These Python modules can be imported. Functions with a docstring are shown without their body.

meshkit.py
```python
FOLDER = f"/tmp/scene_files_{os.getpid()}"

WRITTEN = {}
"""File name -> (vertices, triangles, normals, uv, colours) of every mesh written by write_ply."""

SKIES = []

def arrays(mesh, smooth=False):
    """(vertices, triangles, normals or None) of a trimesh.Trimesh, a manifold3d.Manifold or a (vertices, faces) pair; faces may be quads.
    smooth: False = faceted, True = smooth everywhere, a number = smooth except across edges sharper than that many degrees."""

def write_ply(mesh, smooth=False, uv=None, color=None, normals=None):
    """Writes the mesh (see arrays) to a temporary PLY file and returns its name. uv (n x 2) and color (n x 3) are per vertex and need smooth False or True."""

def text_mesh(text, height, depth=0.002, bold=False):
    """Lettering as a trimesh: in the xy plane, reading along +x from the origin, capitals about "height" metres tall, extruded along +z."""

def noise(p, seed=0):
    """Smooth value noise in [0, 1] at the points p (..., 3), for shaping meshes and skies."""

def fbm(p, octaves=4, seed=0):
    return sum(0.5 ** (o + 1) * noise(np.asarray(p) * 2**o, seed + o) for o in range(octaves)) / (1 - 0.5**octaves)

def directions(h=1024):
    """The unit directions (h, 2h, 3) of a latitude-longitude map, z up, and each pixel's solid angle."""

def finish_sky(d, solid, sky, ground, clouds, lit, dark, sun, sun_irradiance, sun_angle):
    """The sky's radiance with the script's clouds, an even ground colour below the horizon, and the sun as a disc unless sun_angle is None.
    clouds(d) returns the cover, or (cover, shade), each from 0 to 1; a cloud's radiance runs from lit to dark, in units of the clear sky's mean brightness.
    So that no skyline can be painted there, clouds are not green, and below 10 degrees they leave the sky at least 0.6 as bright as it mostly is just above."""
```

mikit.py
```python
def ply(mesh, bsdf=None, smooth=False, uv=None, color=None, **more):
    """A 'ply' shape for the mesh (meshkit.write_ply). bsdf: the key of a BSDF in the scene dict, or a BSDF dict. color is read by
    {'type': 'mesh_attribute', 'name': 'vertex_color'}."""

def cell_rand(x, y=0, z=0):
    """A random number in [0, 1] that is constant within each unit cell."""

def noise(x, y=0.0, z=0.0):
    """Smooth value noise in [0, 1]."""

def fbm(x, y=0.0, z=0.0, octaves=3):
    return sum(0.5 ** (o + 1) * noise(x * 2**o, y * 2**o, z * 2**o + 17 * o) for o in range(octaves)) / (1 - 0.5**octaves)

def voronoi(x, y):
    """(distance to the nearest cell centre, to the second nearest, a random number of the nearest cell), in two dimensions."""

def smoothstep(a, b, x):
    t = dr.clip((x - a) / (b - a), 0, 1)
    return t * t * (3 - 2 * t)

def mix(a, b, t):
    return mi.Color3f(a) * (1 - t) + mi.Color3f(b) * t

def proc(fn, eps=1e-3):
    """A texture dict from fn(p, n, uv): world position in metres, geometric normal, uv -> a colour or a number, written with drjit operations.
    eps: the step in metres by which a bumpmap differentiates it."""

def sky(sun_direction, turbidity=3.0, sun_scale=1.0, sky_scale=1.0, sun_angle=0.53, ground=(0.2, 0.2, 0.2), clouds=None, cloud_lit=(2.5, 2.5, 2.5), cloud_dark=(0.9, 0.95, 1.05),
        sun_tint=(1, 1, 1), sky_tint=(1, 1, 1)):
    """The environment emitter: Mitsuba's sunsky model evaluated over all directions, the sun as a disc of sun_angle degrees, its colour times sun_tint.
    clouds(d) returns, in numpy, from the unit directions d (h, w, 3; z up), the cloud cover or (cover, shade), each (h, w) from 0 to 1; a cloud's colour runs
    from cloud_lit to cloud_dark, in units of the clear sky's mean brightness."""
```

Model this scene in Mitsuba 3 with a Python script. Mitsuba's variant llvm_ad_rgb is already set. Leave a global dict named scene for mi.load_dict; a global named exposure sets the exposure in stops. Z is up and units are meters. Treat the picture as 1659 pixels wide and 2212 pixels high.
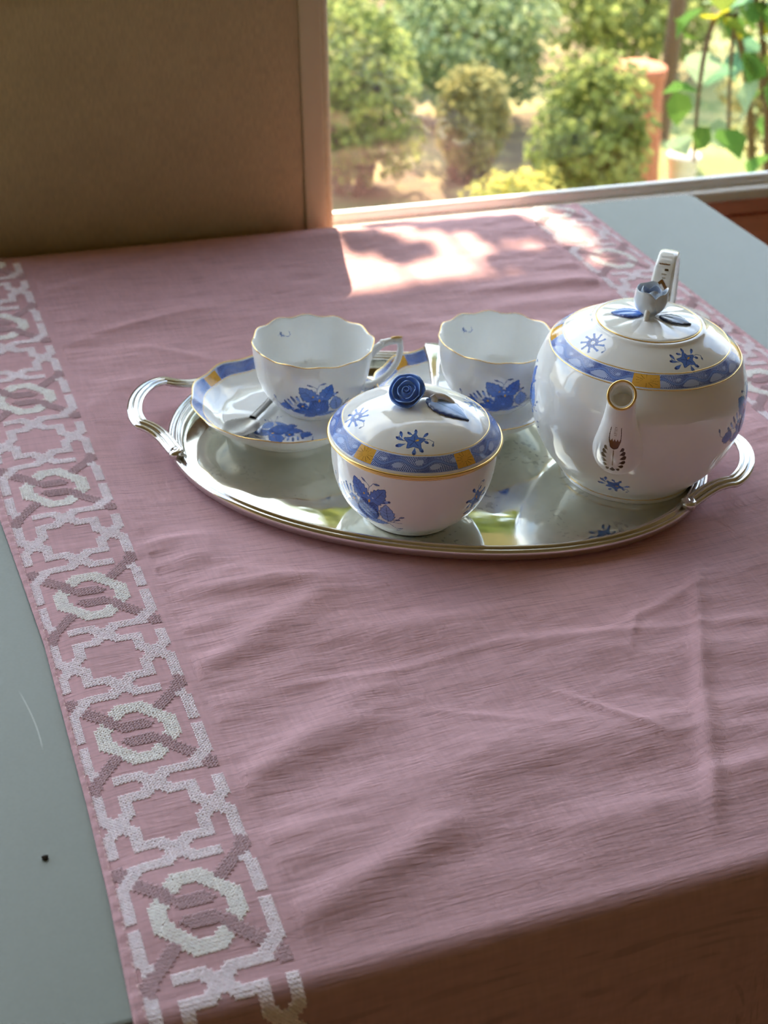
import math, random
import numpy as np, trimesh, shapely
import mitsuba as mi, drjit as dr, mikit, meshkit
from shapely.geometry import Polygon, LineString, Point
from scipy.interpolate import CubicSpline, PchipInterpolator
from mikit import noise, fbm, smoothstep, mix, proc

T = mi.ScalarTransform4f
rng = np.random.default_rng(7)
scene, labels = {}, {}
PI = math.pi
TZ = 0.75                                   # height of the table top; x runs along the table's far edge, y towards the window

# ------------------------------------------------------------------ camera, sky, sun, exposure
EYE = np.array([-0.8675, -1.3123, TZ + 0.5444])
YAW, PITCH, ROLL = 0.3814, 0.5643, 0.0506
fw = np.array([math.sin(YAW) * math.cos(PITCH), math.cos(YAW) * math.cos(PITCH), -math.sin(PITCH)])
rt = np.array([math.cos(YAW), -math.sin(YAW), 0.0])
up0 = np.cross(rt, fw)
up = -math.sin(ROLL) * rt + math.cos(ROLL) * up0
scene['camera'] = {'type': 'thinlens', 'fov': 29.417, 'fov_axis': 'x', 'aperture_radius': 0.0026, 'focus_distance': 0.89,
                   'near_clip': 0.05, 'far_clip': 100.0,
                   'to_world': T().look_at(origin=EYE.tolist(), target=(EYE + fw).tolist(), up=up.tolist())}
SUN_EL = math.radians(48.0)
SUN = np.array([0.176 * math.cos(SUN_EL), 0.984 * math.cos(SUN_EL), math.sin(SUN_EL)])


def sky_clouds(d):
    c = meshkit.fbm(d * np.array([3.0, 3.0, 7.0]), 4, 3)
    cover = np.clip((c - 0.38) * 3.0, 0, 1)
    return cover, np.clip((meshkit.fbm(d * 6.0, 3, 9) - 0.35) * 1.5, 0, 1)


scene['sky'] = mikit.sky(SUN.tolist(), turbidity=3.5, sun_scale=2.5, sky_scale=3.6, ground=(0.2, 0.2, 0.14), clouds=sky_clouds,
                         cloud_lit=(2.55, 2.67, 2.62), cloud_dark=(1.7, 1.82, 1.87), sun_tint=(1.0, 0.94, 0.84), sky_tint=(0.95, 1.0, 1.02))
exposure = 2.5

# ------------------------------------------------------------------ materials
def bsdf(key, **p):
    scene[key] = {'type': 'twosided', 'bsdf': {'type': 'principled', **p}}
    return key


def rgb(*c):
    return {'type': 'rgb', 'value': list(map(float, c))}


def srgb(r, g, b):
    c = np.array([r, g, b]) / 255.0
    return np.where(c <= 0.04045, c / 12.92, ((c + 0.055) / 1.055) ** 2.4)




VC = {'type': 'mesh_attribute', 'name': 'vertex_color'}


def f_cloth(p, n, uv):
    a = fbm(p.x * 60, p.y * 900, p.z * 300, 3)
    b = fbm(p.x * 700, p.y * 90, p.z * 90, 2)
    slub = smoothstep(0.62, 0.86, noise(p.x * 45, p.y * 1300, p.z * 40))
    c = fbm(p.x * 9, p.y * 9, p.z * 9, 3)
    k = 0.80 + 0.22 * a + 0.14 * b + 0.14 * c - 0.16 * slub
    return mi.Color3f(0.50, 0.300, 0.330) * k


def f_cloth_bump(p, n, uv):
    return 0.5 * fbm(p.x * 80, p.y * 1100, p.z * 400, 3) + 0.5 * fbm(p.x * 900, p.y * 120, p.z * 120, 2)


def bumped(key, tex, scale, **p):
    scene[key] = {'type': 'twosided', 'bsdf': {'type': 'bumpmap', 'arbitrary': tex, 'scale': scale, 'bsdf': {'type': 'principled', **p}}}
    return key


bumped('m_cloth', proc(f_cloth_bump, 3e-4), 0.0007, base_color=proc(f_cloth), roughness=0.85, specular=0.25, sheen=0.35, sheen_tint=0.5)
bsdf('m_hem', base_color=rgb(0.335, 0.20, 0.215), roughness=0.9, specular=0.2, sheen=0.3)
bsdf('m_thread_lilac', base_color=VC, roughness=0.55, specular=0.5, sheen=0.5)
bsdf('m_thread_white', base_color=VC, roughness=0.5, specular=0.5, sheen=0.4)
bsdf('m_thread_mauve', base_color=VC, roughness=0.6, specular=0.4, sheen=0.4)
bsdf('m_thread_pink', base_color=rgb(0.70, 0.50, 0.50), roughness=0.6)


def f_table(p, n, uv):
    k = 0.93 + 0.10 * fbm(p.x * 14, p.y * 14, p.z * 14, 3) + 0.05 * noise(p.x * 900, p.y * 900, p.z * 900)
    sx = dr.abs(p.x + 0.8165 + 0.006 * dr.sin(p.y * 30))
    scr = smoothstep(0.0007, 0.0002, sx) * smoothstep(-0.69, -0.68, p.y) * smoothstep(-0.632, -0.645, p.y)
    return mix(mi.Color3f(0.192, 0.220, 0.200) * k, (0.42, 0.45, 0.42), 0.55 * scr)


bsdf('m_table', base_color=proc(f_table), roughness=0.42, specular=0.38)
bsdf('m_table_side', base_color=rgb(0.40, 0.42, 0.39), roughness=0.4)


def f_brown(p, n, uv):
    k = 0.75 + 0.3 * fbm(p.x * 900, p.y * 200, p.z * 160, 2) + 0.2 * fbm(p.x * 25, p.y * 25, p.z * 25, 3)
    return mi.Color3f(0.38, 0.295, 0.165) * k


bsdf('m_chair', base_color=proc(f_brown), roughness=0.75, specular=0.3, sheen=1.0, sheen_tint=0.2)
bsdf('m_streak_strip', base_color=rgb(0.47, 0.39, 0.25), roughness=0.7, sheen=0.6)  # paler tone that imitates a streak of light on the chair back
bsdf('m_darkwood', base_color=rgb(0.05, 0.032, 0.02), roughness=0.4)


def f_silver_r(p, n, uv):
    return 0.035 + 0.05 * smoothstep(0.45, 0.7, fbm(p.x * 40, p.y * 40, p.z * 40, 3)) + 0.05 * noise(p.x * 300, p.y * 40, 0)


def f_tray(p, n, uv):
    t = fbm(p.x * 30, p.y * 30, p.z * 30, 4)
    sp = smoothstep(0.74, 0.82, noise(p.x * 420, p.y * 420, 0)) * smoothstep(0.5, 0.7, fbm(p.x * 25, p.y * 25, 3, 2))
    return mix((0.66, 0.66, 0.585), (0.80, 0.79, 0.72), smoothstep(0.35, 0.7, t)) * (1 - 0.28 * sp)


bsdf('m_tray', base_color=proc(f_tray), metallic=1.0, roughness=proc(f_silver_r))
bsdf('m_silver', base_color=rgb(0.72, 0.71, 0.69), metallic=1.0, roughness=0.08)
bsdf('m_silver_old', base_color=rgb(0.66, 0.60, 0.55), metallic=1.0, roughness=0.2)
bsdf('m_spoon', base_color=rgb(0.86, 0.85, 0.82), metallic=1.0, roughness=0.16)
bsdf('m_spoon_dull', base_color=rgb(0.34, 0.33, 0.31), metallic=1.0, roughness=0.32)
bsdf('m_porcelain', base_color=rgb(0.76, 0.775, 0.765), roughness=0.05, specular=0.97, clearcoat=1.0, clearcoat_gloss=0.97)
bsdf('m_paint', base_color=VC, roughness=0.10, specular=0.6, clearcoat=0.5, clearcoat_gloss=0.95)
bsdf('m_gold', base_color=rgb(0.83, 0.58, 0.22), metallic=1.0, roughness=0.2)
bsdf('m_rose_blue', base_color=VC, roughness=0.12, specular=0.6, clearcoat=0.5)
bsdf('m_wall', base_color=rgb(0.29, 0.21, 0.11), roughness=0.9)
bsdf('m_ceiling', base_color=rgb(0.32, 0.27, 0.20), roughness=0.9)
bsdf('m_white', base_color=rgb(0.88, 0.89, 0.89), roughness=0.45)
bsdf('m_added_canopy', base_color=rgb(0.45, 0.44, 0.42), roughness=0.8)  # for the unseen canopy that blocks the sun
bsdf('m_crumb', base_color=rgb(0.03, 0.025, 0.02), roughness=0.8)


def f_floor(p, n, uv):
    k = 0.7 + 0.5 * fbm(p.x * 3, p.y * 40, p.z, 3)
    return mi.Color3f(0.10, 0.06, 0.03) * k


bsdf('m_floor', base_color=proc(f_floor), roughness=0.4)


def f_red(p, n, uv):
    return mi.Color3f(0.78, 0.35, 0.26) * (0.75 + 0.5 * fbm(p.x * 4, p.y * 60, p.z * 60, 3))


bsdf('m_redwood', base_color=proc(f_red), roughness=0.5)
bsdf('m_terracotta', base_color=rgb(0.52, 0.20, 0.12), roughness=0.85)
scene['m_glass'] = {'type': 'thindielectric', 'int_ior': 1.5}


def f_ground(p, n, uv):
    a = fbm(p.x * 1.3, p.y * 1.3, 0, 4)
    b = fbm(p.x * 9 + 5, p.y * 9, 2, 3)
    c = mix((0.13, 0.10, 0.065), (0.15, 0.20, 0.07), smoothstep(0.40, 0.55, a))
    return mix(c, (0.36, 0.33, 0.15), smoothstep(0.45, 0.75, b) * 0.7)


bsdf('m_ground', base_color=proc(f_ground), roughness=0.95)
scene['m_leaf'] = {'type': 'principledthin', 'base_color': VC, 'roughness': 0.4, 'diff_trans': 0.95, 'specular' if False else 'spec_trans': 0.0}
bsdf('m_stem', base_color=rgb(0.13, 0.09, 0.055), roughness=0.9)


# ------------------------------------------------------------------ helpers
def label(key, text, category=None, group=None, kind=None):
    d = {}
    if text: d['label'] = text
    if category: d['category'] = category
    if group: d['group'] = group
    if kind: d['kind'] = kind
    labels[key] = d


def put(key, mesh, m, smooth=30, color=None, text=None, **kw):
    if color is not None and smooth not in (True, False): smooth = True
    scene[key] = mikit.ply(mesh, m, smooth, color=color, **kw)
    if text: labels[key] = {'label': text}
    return key


def nth(base, i):
    return base if i == 0 else f'{base}_{i:03d}'


def structure(key, mesh, m, smooth=30, text=None):
    put(key, mesh, m, smooth)
    label(key, text, kind='structure')


def box(x0, x1, y0, y1, z0, z1, bevel=0.0):
    if bevel <= 0:
        b = trimesh.creation.box((x1 - x0, y1 - y0, z1 - z0))
        b.apply_translation(((x0 + x1) / 2, (y0 + y1) / 2, (z0 + z1) / 2))
        return b
    pts = []
    b = bevel
    for sx in (0, 1):
        for sy in (0, 1):
            for sz in (0, 1):
                c = np.array([x1 - b if sx else x0 + b, y1 - b if sy else y0 + b, z1 - b if sz else z0 + b])
                s = trimesh.creation.icosphere(subdivisions=2, radius=b)
                pts.append(s.vertices + c)
    return trimesh.Trimesh(*(lambda h: (h.vertices, h.faces))(trimesh.convex.convex_hull(np.vstack(pts))), process=False)


def cat(ms):
    return trimesh.util.concatenate(ms)


def grid_mesh(P, closed_u=False, closed_v=False):
    """P: (nu, nv, 3) points."""
    nu, nv = P.shape[:2]
    i, j = np.meshgrid(np.arange(nu if closed_u else nu - 1), np.arange(nv if closed_v else nv - 1), indexing='ij')
    a, b = i * nv + j, ((i + 1) % nu) * nv + j
    c, d = ((i + 1) % nu) * nv + (j + 1) % nv, i * nv + (j + 1) % nv
    f = np.concatenate([np.stack([a, b, c], -1).reshape(-1, 3), np.stack([a, c, d], -1).reshape(-1, 3)])
    return trimesh.Trimesh(P.reshape(-1, 3), f, process=False)


def smooth_curve(pts, n):
    pts = np.asarray(pts, float)
    d = np.r_[0, np.cumsum(np.linalg.norm(np.diff(pts, axis=0), axis=1))]
    t = np.linspace(0, d[-1], n)
    return np.stack([PchipInterpolator(d, pts[:, k])(t) if pts.shape[1] == 2 else CubicSpline(d, pts[:, k])(t) for k in range(pts.shape[1])], -1)


def tube(path, radius, sides=10, closed=False, caps=True, flat=1.0, upv=(0, 0, 1.0)):
    """A swept tube; radius may vary; flat scales the section along upv."""
    p = np.asarray(path, float)
    n = len(p)
    r = np.broadcast_to(np.asarray(radius, float), (n,))
    t = (np.roll(p, -1, 0) - np.roll(p, 1, 0)) if closed else np.gradient(p, axis=0)
    t /= np.linalg.norm(t, axis=1, keepdims=True) + 1e-12
    u = np.broadcast_to(np.asarray(upv, float), p.shape)
    a = np.cross(t, u)
    a /= np.linalg.norm(a, axis=1, keepdims=True) + 1e-9
    b = np.cross(a, t)
    g = np.linspace(0, 2 * PI, sides, endpoint=False)
    P = p[:, None] + r[:, None, None] * (np.cos(g)[None, :, None] * a[:, None] + flat * np.sin(g)[None, :, None] * b[:, None])
    m = grid_mesh(P, closed, True)
    if caps and not closed:
        v = np.vstack([m.vertices, p[0] - t[0] * r[0] * 0.4, p[-1] + t[-1] * r[-1] * 0.4])
        k = np.arange(sides)
        f = np.vstack([m.faces, np.stack([(k + 1) % sides, k, np.full(sides, n * sides)], 1)[:, ::-1] if False else np.stack([k, (k + 1) % sides, np.full(sides, n * sides)], 1),
                       np.stack([(n - 1) * sides + (k + 1) % sides, (n - 1) * sides + k, np.full(sides, n * sides + 1)], 1)])
        m = trimesh.Trimesh(v, f, process=False)
    m.fix_normals()
    return m


class Rev:
    """A surface of revolution about a vertical axis, with an optional modulation mod(theta, s) -> (radius factor, dz); s runs 0..1 along the profile."""

    def __init__(self, centre, prof, n=160, mod=None, spline=True):
        self.c = np.asarray(centre, float)
        self.P = smooth_curve(prof, n) if spline else np.asarray(prof, float)
        seg = np.linalg.norm(np.diff(self.P, axis=0), axis=1)
        self.L = np.r_[0, np.cumsum(seg)]
        self.mod = mod

    def at(self, th, l):
        r, z = np.interp(l, self.L, self.P[:, 0]), np.interp(l, self.L, self.P[:, 1])
        if self.mod is not None:
            k, dz = self.mod(th, l / self.L[-1])
            r, z = r * k, z + dz
        return np.stack([self.c[0] + r * np.cos(th), self.c[1] + r * np.sin(th), z], -1)

    def normal(self, th, l):
        e, g = 2e-4, 2e-3
        du = self.at(th + g, l) - self.at(th - g, l)
        dv = self.at(th, np.minimum(l + e, self.L[-1])) - self.at(th, np.maximum(l - e, 0))
        n = np.cross(du, dv)
        return n / (np.linalg.norm(n, axis=-1, keepdims=True) + 1e-15)

    def mesh(self, seg=144):
        th = np.linspace(0, 2 * PI, seg, endpoint=False)
        l = self.L
        A, B = np.meshgrid(th, l, indexing='ij')
        return grid_mesh(self.at(A, B), True, False)

    def l_of_z(self, z):
        return float(np.interp(z, self.P[:, 1], self.L)) if self.P[-1, 1] > self.P[0, 1] else float(np.interp(-z, -self.P[:, 1], self.L))

    def ring(self, l, off=0.0, seg=180):
        th = np.linspace(0, 2 * PI, seg, endpoint=False)
        ll = np.full(seg, l)
        return self.at(th, ll) + off * self.normal(th, ll)


def tri2d(poly, size):
    polys = [g for g in getattr(poly, 'geoms', [poly]) if g.area > 1e-9 and g.geom_type == 'Polygon']
    vs, fs, k = [], [], 0
    for g in polys:
        v, f = trimesh.creation.triangulate_polygon(g, engine='earcut')
        v = np.c_[v, np.zeros(len(v))]
        v, f = trimesh.remesh.subdivide_to_size(v, f, size, max_iter=12)
        vs.append(v[:, :2]); fs.append(f + k); k += len(v)
    return (np.vstack(vs), np.vstack(fs)) if vs else (np.zeros((0, 2)), np.zeros((0, 3), int))


def decal(items, surf, th0, l0, size=2.0, flip=1.0, rot=0.0, scale=1.0, lift=0.00007):
    """Painted decoration: flat polygons in mm (u to the right seen from outside, w along the profile) laid on a Rev surface. Returns mesh, colours."""
    vs, fs, cs, k = [], [], [], 0
    level = []
    for q, (poly, col) in enumerate(items):                   # each stroke lies just above those painted before it
        under = [level[j] for j in range(q) if items[j][0].intersects(poly)]
        level.append(1 + max(under) if under else 0)
    for q, (poly, col) in enumerate(items):
        v, f = tri2d(poly, size)
        if not len(v): continue
        v = v * scale
        if rot:
            c, s = math.cos(rot), math.sin(rot)
            v = v @ np.array([[c, s], [-s, c]])
        l = np.clip(l0 + flip * v[:, 1] / 1000, 0, surf.L[-1])
        r0 = np.interp(np.clip(l0 + flip * v[:, 1] / 2000, 0, surf.L[-1]), surf.L, surf.P[:, 0])
        th = th0 + v[:, 0] / 1000 / np.maximum(r0, 0.004)
        nn = surf.normal(th, l)
        vs.append(surf.at(th, l) + nn * (lift + 0.000013 * level[q])); fs.append(f + k); cs.append(np.tile(col, (len(v), 1))); k += len(v)
    m = trimesh.Trimesh(np.vstack(vs), np.vstack(fs), process=False)
    ref = surf.normal(np.array([th0]), np.array([l0]))[0]
    if (m.face_normals @ ref).mean() < 0: m.invert()
    return m, np.vstack(cs)


# colours of the painting
B_MID, B_DARK, B_LIGHT, B_PALE = srgb(78, 118, 196), srgb(40, 64, 136), srgb(128, 160, 220), srgb(175, 195, 232)
B_GREY, GOLD_P = srgb(92, 112, 158), srgb(218, 168, 72)


def leaf_poly(base, tip, w, teeth=0, bulge=0.45, n=24, depth=0.16):
    base, tip = np.array(base, float), np.array(tip, float)
    ax = tip - base
    L = np.linalg.norm(ax); ax /= L
    pr = np.array([-ax[1], ax[0]])
    t = np.linspace(0, 1, n)
    prof = np.sin(PI * t ** (math.log(0.5) / math.log(bulge))) ** 0.8 * w / 2
    if teeth:
        prof = prof * (1 - depth + depth * 2 * ((t * teeth) % 1.0))
    a = base + np.outer(t * L, ax) + np.outer(prof, pr)
    b = base + np.outer(t * L, ax) - np.outer(prof, pr)
    return Polygon(np.vstack([a, b[::-1]])).buffer(0)


def line_poly(pts, w):
    return LineString(pts).buffer(w / 2, cap_style='round')


def drop(base, tip, w):
    return leaf_poly(base, tip, w, bulge=0.68)


def vein(base, tip, col=None, w=0.35):
    return (line_poly([base, tip], w), B_DARK if col is None else col)


def bouquet():
    """The large bouquet: lobed leaf pair over a disc of rays, serrated leaves at the sides, sprigs; in mm about the disc's centre."""
    it = []
    def leaf(b, t, w, teeth, col=B_MID, edge=True):
        p = leaf_poly(b, t, w, teeth, n=48)
        if edge: it.append((p.buffer(0.32), B_DARK))
        it.append((p.buffer(-0.08), col))
        b, t = np.array(b, float), np.array(t, float)
        it.append(vein(b, b + 0.85 * (t - b)))
        ax = (t - b) / np.linalg.norm(t - b); pr = np.array([-ax[1], ax[0]])
        for k in (0.3, 0.5, 0.68):
            for s in (-1, 1):
                q = b + k * (t - b)
                it.append(vein(q, q + (ax * 0.6 + s * pr) * w * 0.26, w=0.25))
    # stems and small sprigs
    for pts in ([(16, -3), (21, -2.5), (26, -1)], [(20, -2), (24, 5)], [(19, -2.5), (22, 1)], [(-22, -1), (-30, -1), (-36, 2), (-37.5, 6)], [(-2, 18), (-2.5, 23), (-7, 25.5)], [(-2, 22), (0, 26.5)],
                [(-13, 1), (-26, 4)], [(4, 9), (13, 16)], [(15, -4), (24, -12), (29, -16)]):
        it.append((line_poly(pts, 0.42), B_GREY))
    for b, t in (((19.5, 0.5), (23.5, 2.4)), ((22, 4), (26, 6.4)), ((-5.2, 24.3), (-9.4, 26)), ((-1, 26.2), (4.2, 27.4)), ((-36.4, 4), (-38.4, 8)), ((23, -11), (27, -9)), ((25.5, -13.5), (22.8, -16))):
        it.append((drop(b, t, 1.9), B_GREY)); it.append((Point(t).buffer(0.55), B_DARK))
    # fern sprig at the left
    for i, (b, t) in enumerate((((-24, 1.5), (-28.5, 6)), ((-20.5, 2.4), (-25.3, 8.5)), ((-17, 4), (-22.6, 12)), ((-14.5, 6), (-18, 13.2)), ((-12, 7), (-13.6, 14)), ((-20, 0), (-22.6, -5)), ((-16, -.5), (-19, -4)))):
        it.append((drop(b, t, 2.3), B_LIGHT if i % 2 else B_GREY)); it.append((Point(np.array(t) * 0.985).buffer(0.95), B_DARK))
    it.append((drop((5.5, 11), (14.5, 17.5), 2.6), B_LIGHT)); it.append((Point(14, 17).buffer(1.0), B_DARK)); it.append((Point(11, 14.7).buffer(0.7), B_DARK))
    # leaves
    leaf((-22, -1), (-33.5, -1.5), 9, 4)
    leaf((-2, -4), (-22, -6.5), 9, 5)
    leaf((-1, -10), (-12, -14), 8, 4)
    leaf((-1, -11), (16, -6), 6, 4, B_LIGHT)
    leaf((16, -3.2), (12.3, 13.5), 10.5, 5, B_LIGHT)
    leaf((-1.5, 8), (-15.8, 23), 12, 6)
    leaf((1.5, 8), (9.2, 26), 10.5, 6)
    # orchid under the leaf pair
    it.append((Polygon([(-7, 5), (-6, 11), (0, 15), (6, 11), (7, 5), (0, 3)]).buffer(1.0), B_MID))
    for a in np.linspace(-1.05, 1.05, 9):
        if abs(a) < 0.1: continue
        it.append((line_poly([(3.2 * math.sin(a), 12.4 - 3.6 * math.cos(a)), (7.2 * math.sin(a), 13 - 7.4 * math.cos(a))], 0.8), B_DARK))
    it.append((drop((0, 7.4), (0, 12), 1.7), GOLD_P))
    for x in (-5, -1.4, 2.2): it.append((Point(x, 14.4).buffer(0.75), GOLD_P if x < -3 else B_PALE))
    # small flower
    for a in np.linspace(0, 2 * PI, 7)[:-1]:
        it.append((Point(-13 + 2.8 * math.cos(a), 3 + 2.6 * math.sin(a)).buffer(1.9), B_MID))
    for a in np.linspace(0, 2 * PI, 7)[:-1]:
        it.append((line_poly([(-13 + 1.5 * math.cos(a), 3 + 1.5 * math.sin(a)), (-13 + 3.4 * math.cos(a), 3 + 3.4 * math.sin(a))], 0.9), B_DARK))
    it.append((Point(-13, 3).buffer(1.0), GOLD_P))
    # chrysanthemum
    for a in np.linspace(0, 2 * PI, 25)[:-1]:
        it.append((Point(7.6 * math.cos(a), 7.4 * math.sin(a)).buffer(1.35), B_MID))
    it.append((Point(0, 0).buffer(7.6), B_MID))
    for ring, n, l in ((7.0, 26, 1.7), (4.5, 17, 1.4), (2.3, 9, 0.9)):
        for a in np.linspace(0, 2 * PI, n + 1)[:-1] + ring:
            it.append((line_poly([(ring * math.cos(a), ring * math.sin(a)), ((ring + l) * math.cos(a), (ring + l) * math.sin(a))], 0.62), B_DARK))
    it.append((Point(0, 0).buffer(1.1), B_LIGHT))
    return it


def sprig(kind=0):
    """A small scattered flower with bud petals and a curled tendril; in mm."""
    it = []
    it.append((line_poly([(5, 1), (9.5, 1.5), (12.5, -.5), (12, -3)], 0.4), B_GREY)); it.append((drop((12.2, -.8), (11.6, -4), 1.6), B_GREY))
    if kind == 0:
        buds = [((-5, -2), (-11.5, -5), 2.6), ((-6, 0), (-12.5, 1.5), 2.4), ((-8, 1), (-10, 6.5), 2.3), ((1, 4), (0.5, 9.5), 2.2), ((-1, 4.5), (-5.2, 6.6), 2.0),
                ((5, 2.5), (9.2, 6.5), 2.2), ((5.5, 1), (9, -1.4), 2.0), ((2.5, -4), (5.5, -7.4), 2.6), ((0.5, -4), (0, -10), 2.5)]
        for b, t, w in buds:
            it.append((drop(b, t, w), B_MID)); it.append((Point(np.array(b) + 0.86 * (np.array(t) - np.array(b))).buffer(w * 0.36), B_DARK))
        it.append((line_poly([(-6, 0), (-9, 0), (-10.5, 3)], 0.5), B_GREY))
        pts = []
        for k in range(10):
            a = 2 * PI * k / 10 + 0.3
            r = 6.3 if k % 2 == 0 else 3.4
            pts.append((r * math.cos(a) * 1.05, r * math.sin(a) * 0.9))
        p = Polygon(pts).buffer(0.6)
        it.append((p.buffer(0.25), B_DARK)); it.append((p, B_MID))
        for a in np.linspace(0, 2 * PI, 6)[:-1]: it.append(vein((0, 0), (4.4 * math.cos(a + .3), 4 * math.sin(a + .3)), w=0.4))
        it.append((drop((0, 0), (3, 1.4), 1.4), GOLD_P))
    else:
        for k in range(9):
            a = 2 * PI * k / 9
            b, t = (3.5 * math.cos(a), 3.5 * math.sin(a)), (8.6 * math.cos(a + .25), 8.0 * math.sin(a + .25))
            it.append((line_poly([b, t], 1.5), B_MID)); it.append((Point(t).buffer(1.0), B_MID))
        for a in np.linspace(0, 2 * PI, 9)[:-1]: it.append((Point(3.1 * math.cos(a), 3.1 * math.sin(a)).buffer(1.5), B_MID))
        for a in np.linspace(0, 2 * PI, 12)[:-1]: it.append((line_poly([(1.7 * math.cos(a), 1.7 * math.sin(a)), (3.8 * math.cos(a), 3.8 * math.sin(a))], 0.5), B_DARK))
        it.append((Point(0, 0).buffer(0.8), B_PALE))
    return it


def ribbon(surf, l0, l1, n=220, lift=0.0001):
    th = np.linspace(0, 2 * PI, n, endpoint=False)
    A, B = np.meshgrid(th, np.linspace(l0, l1, 5), indexing='ij')
    return grid_mesh(surf.at(A, B) + lift * surf.normal(A, B), True, False)


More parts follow.
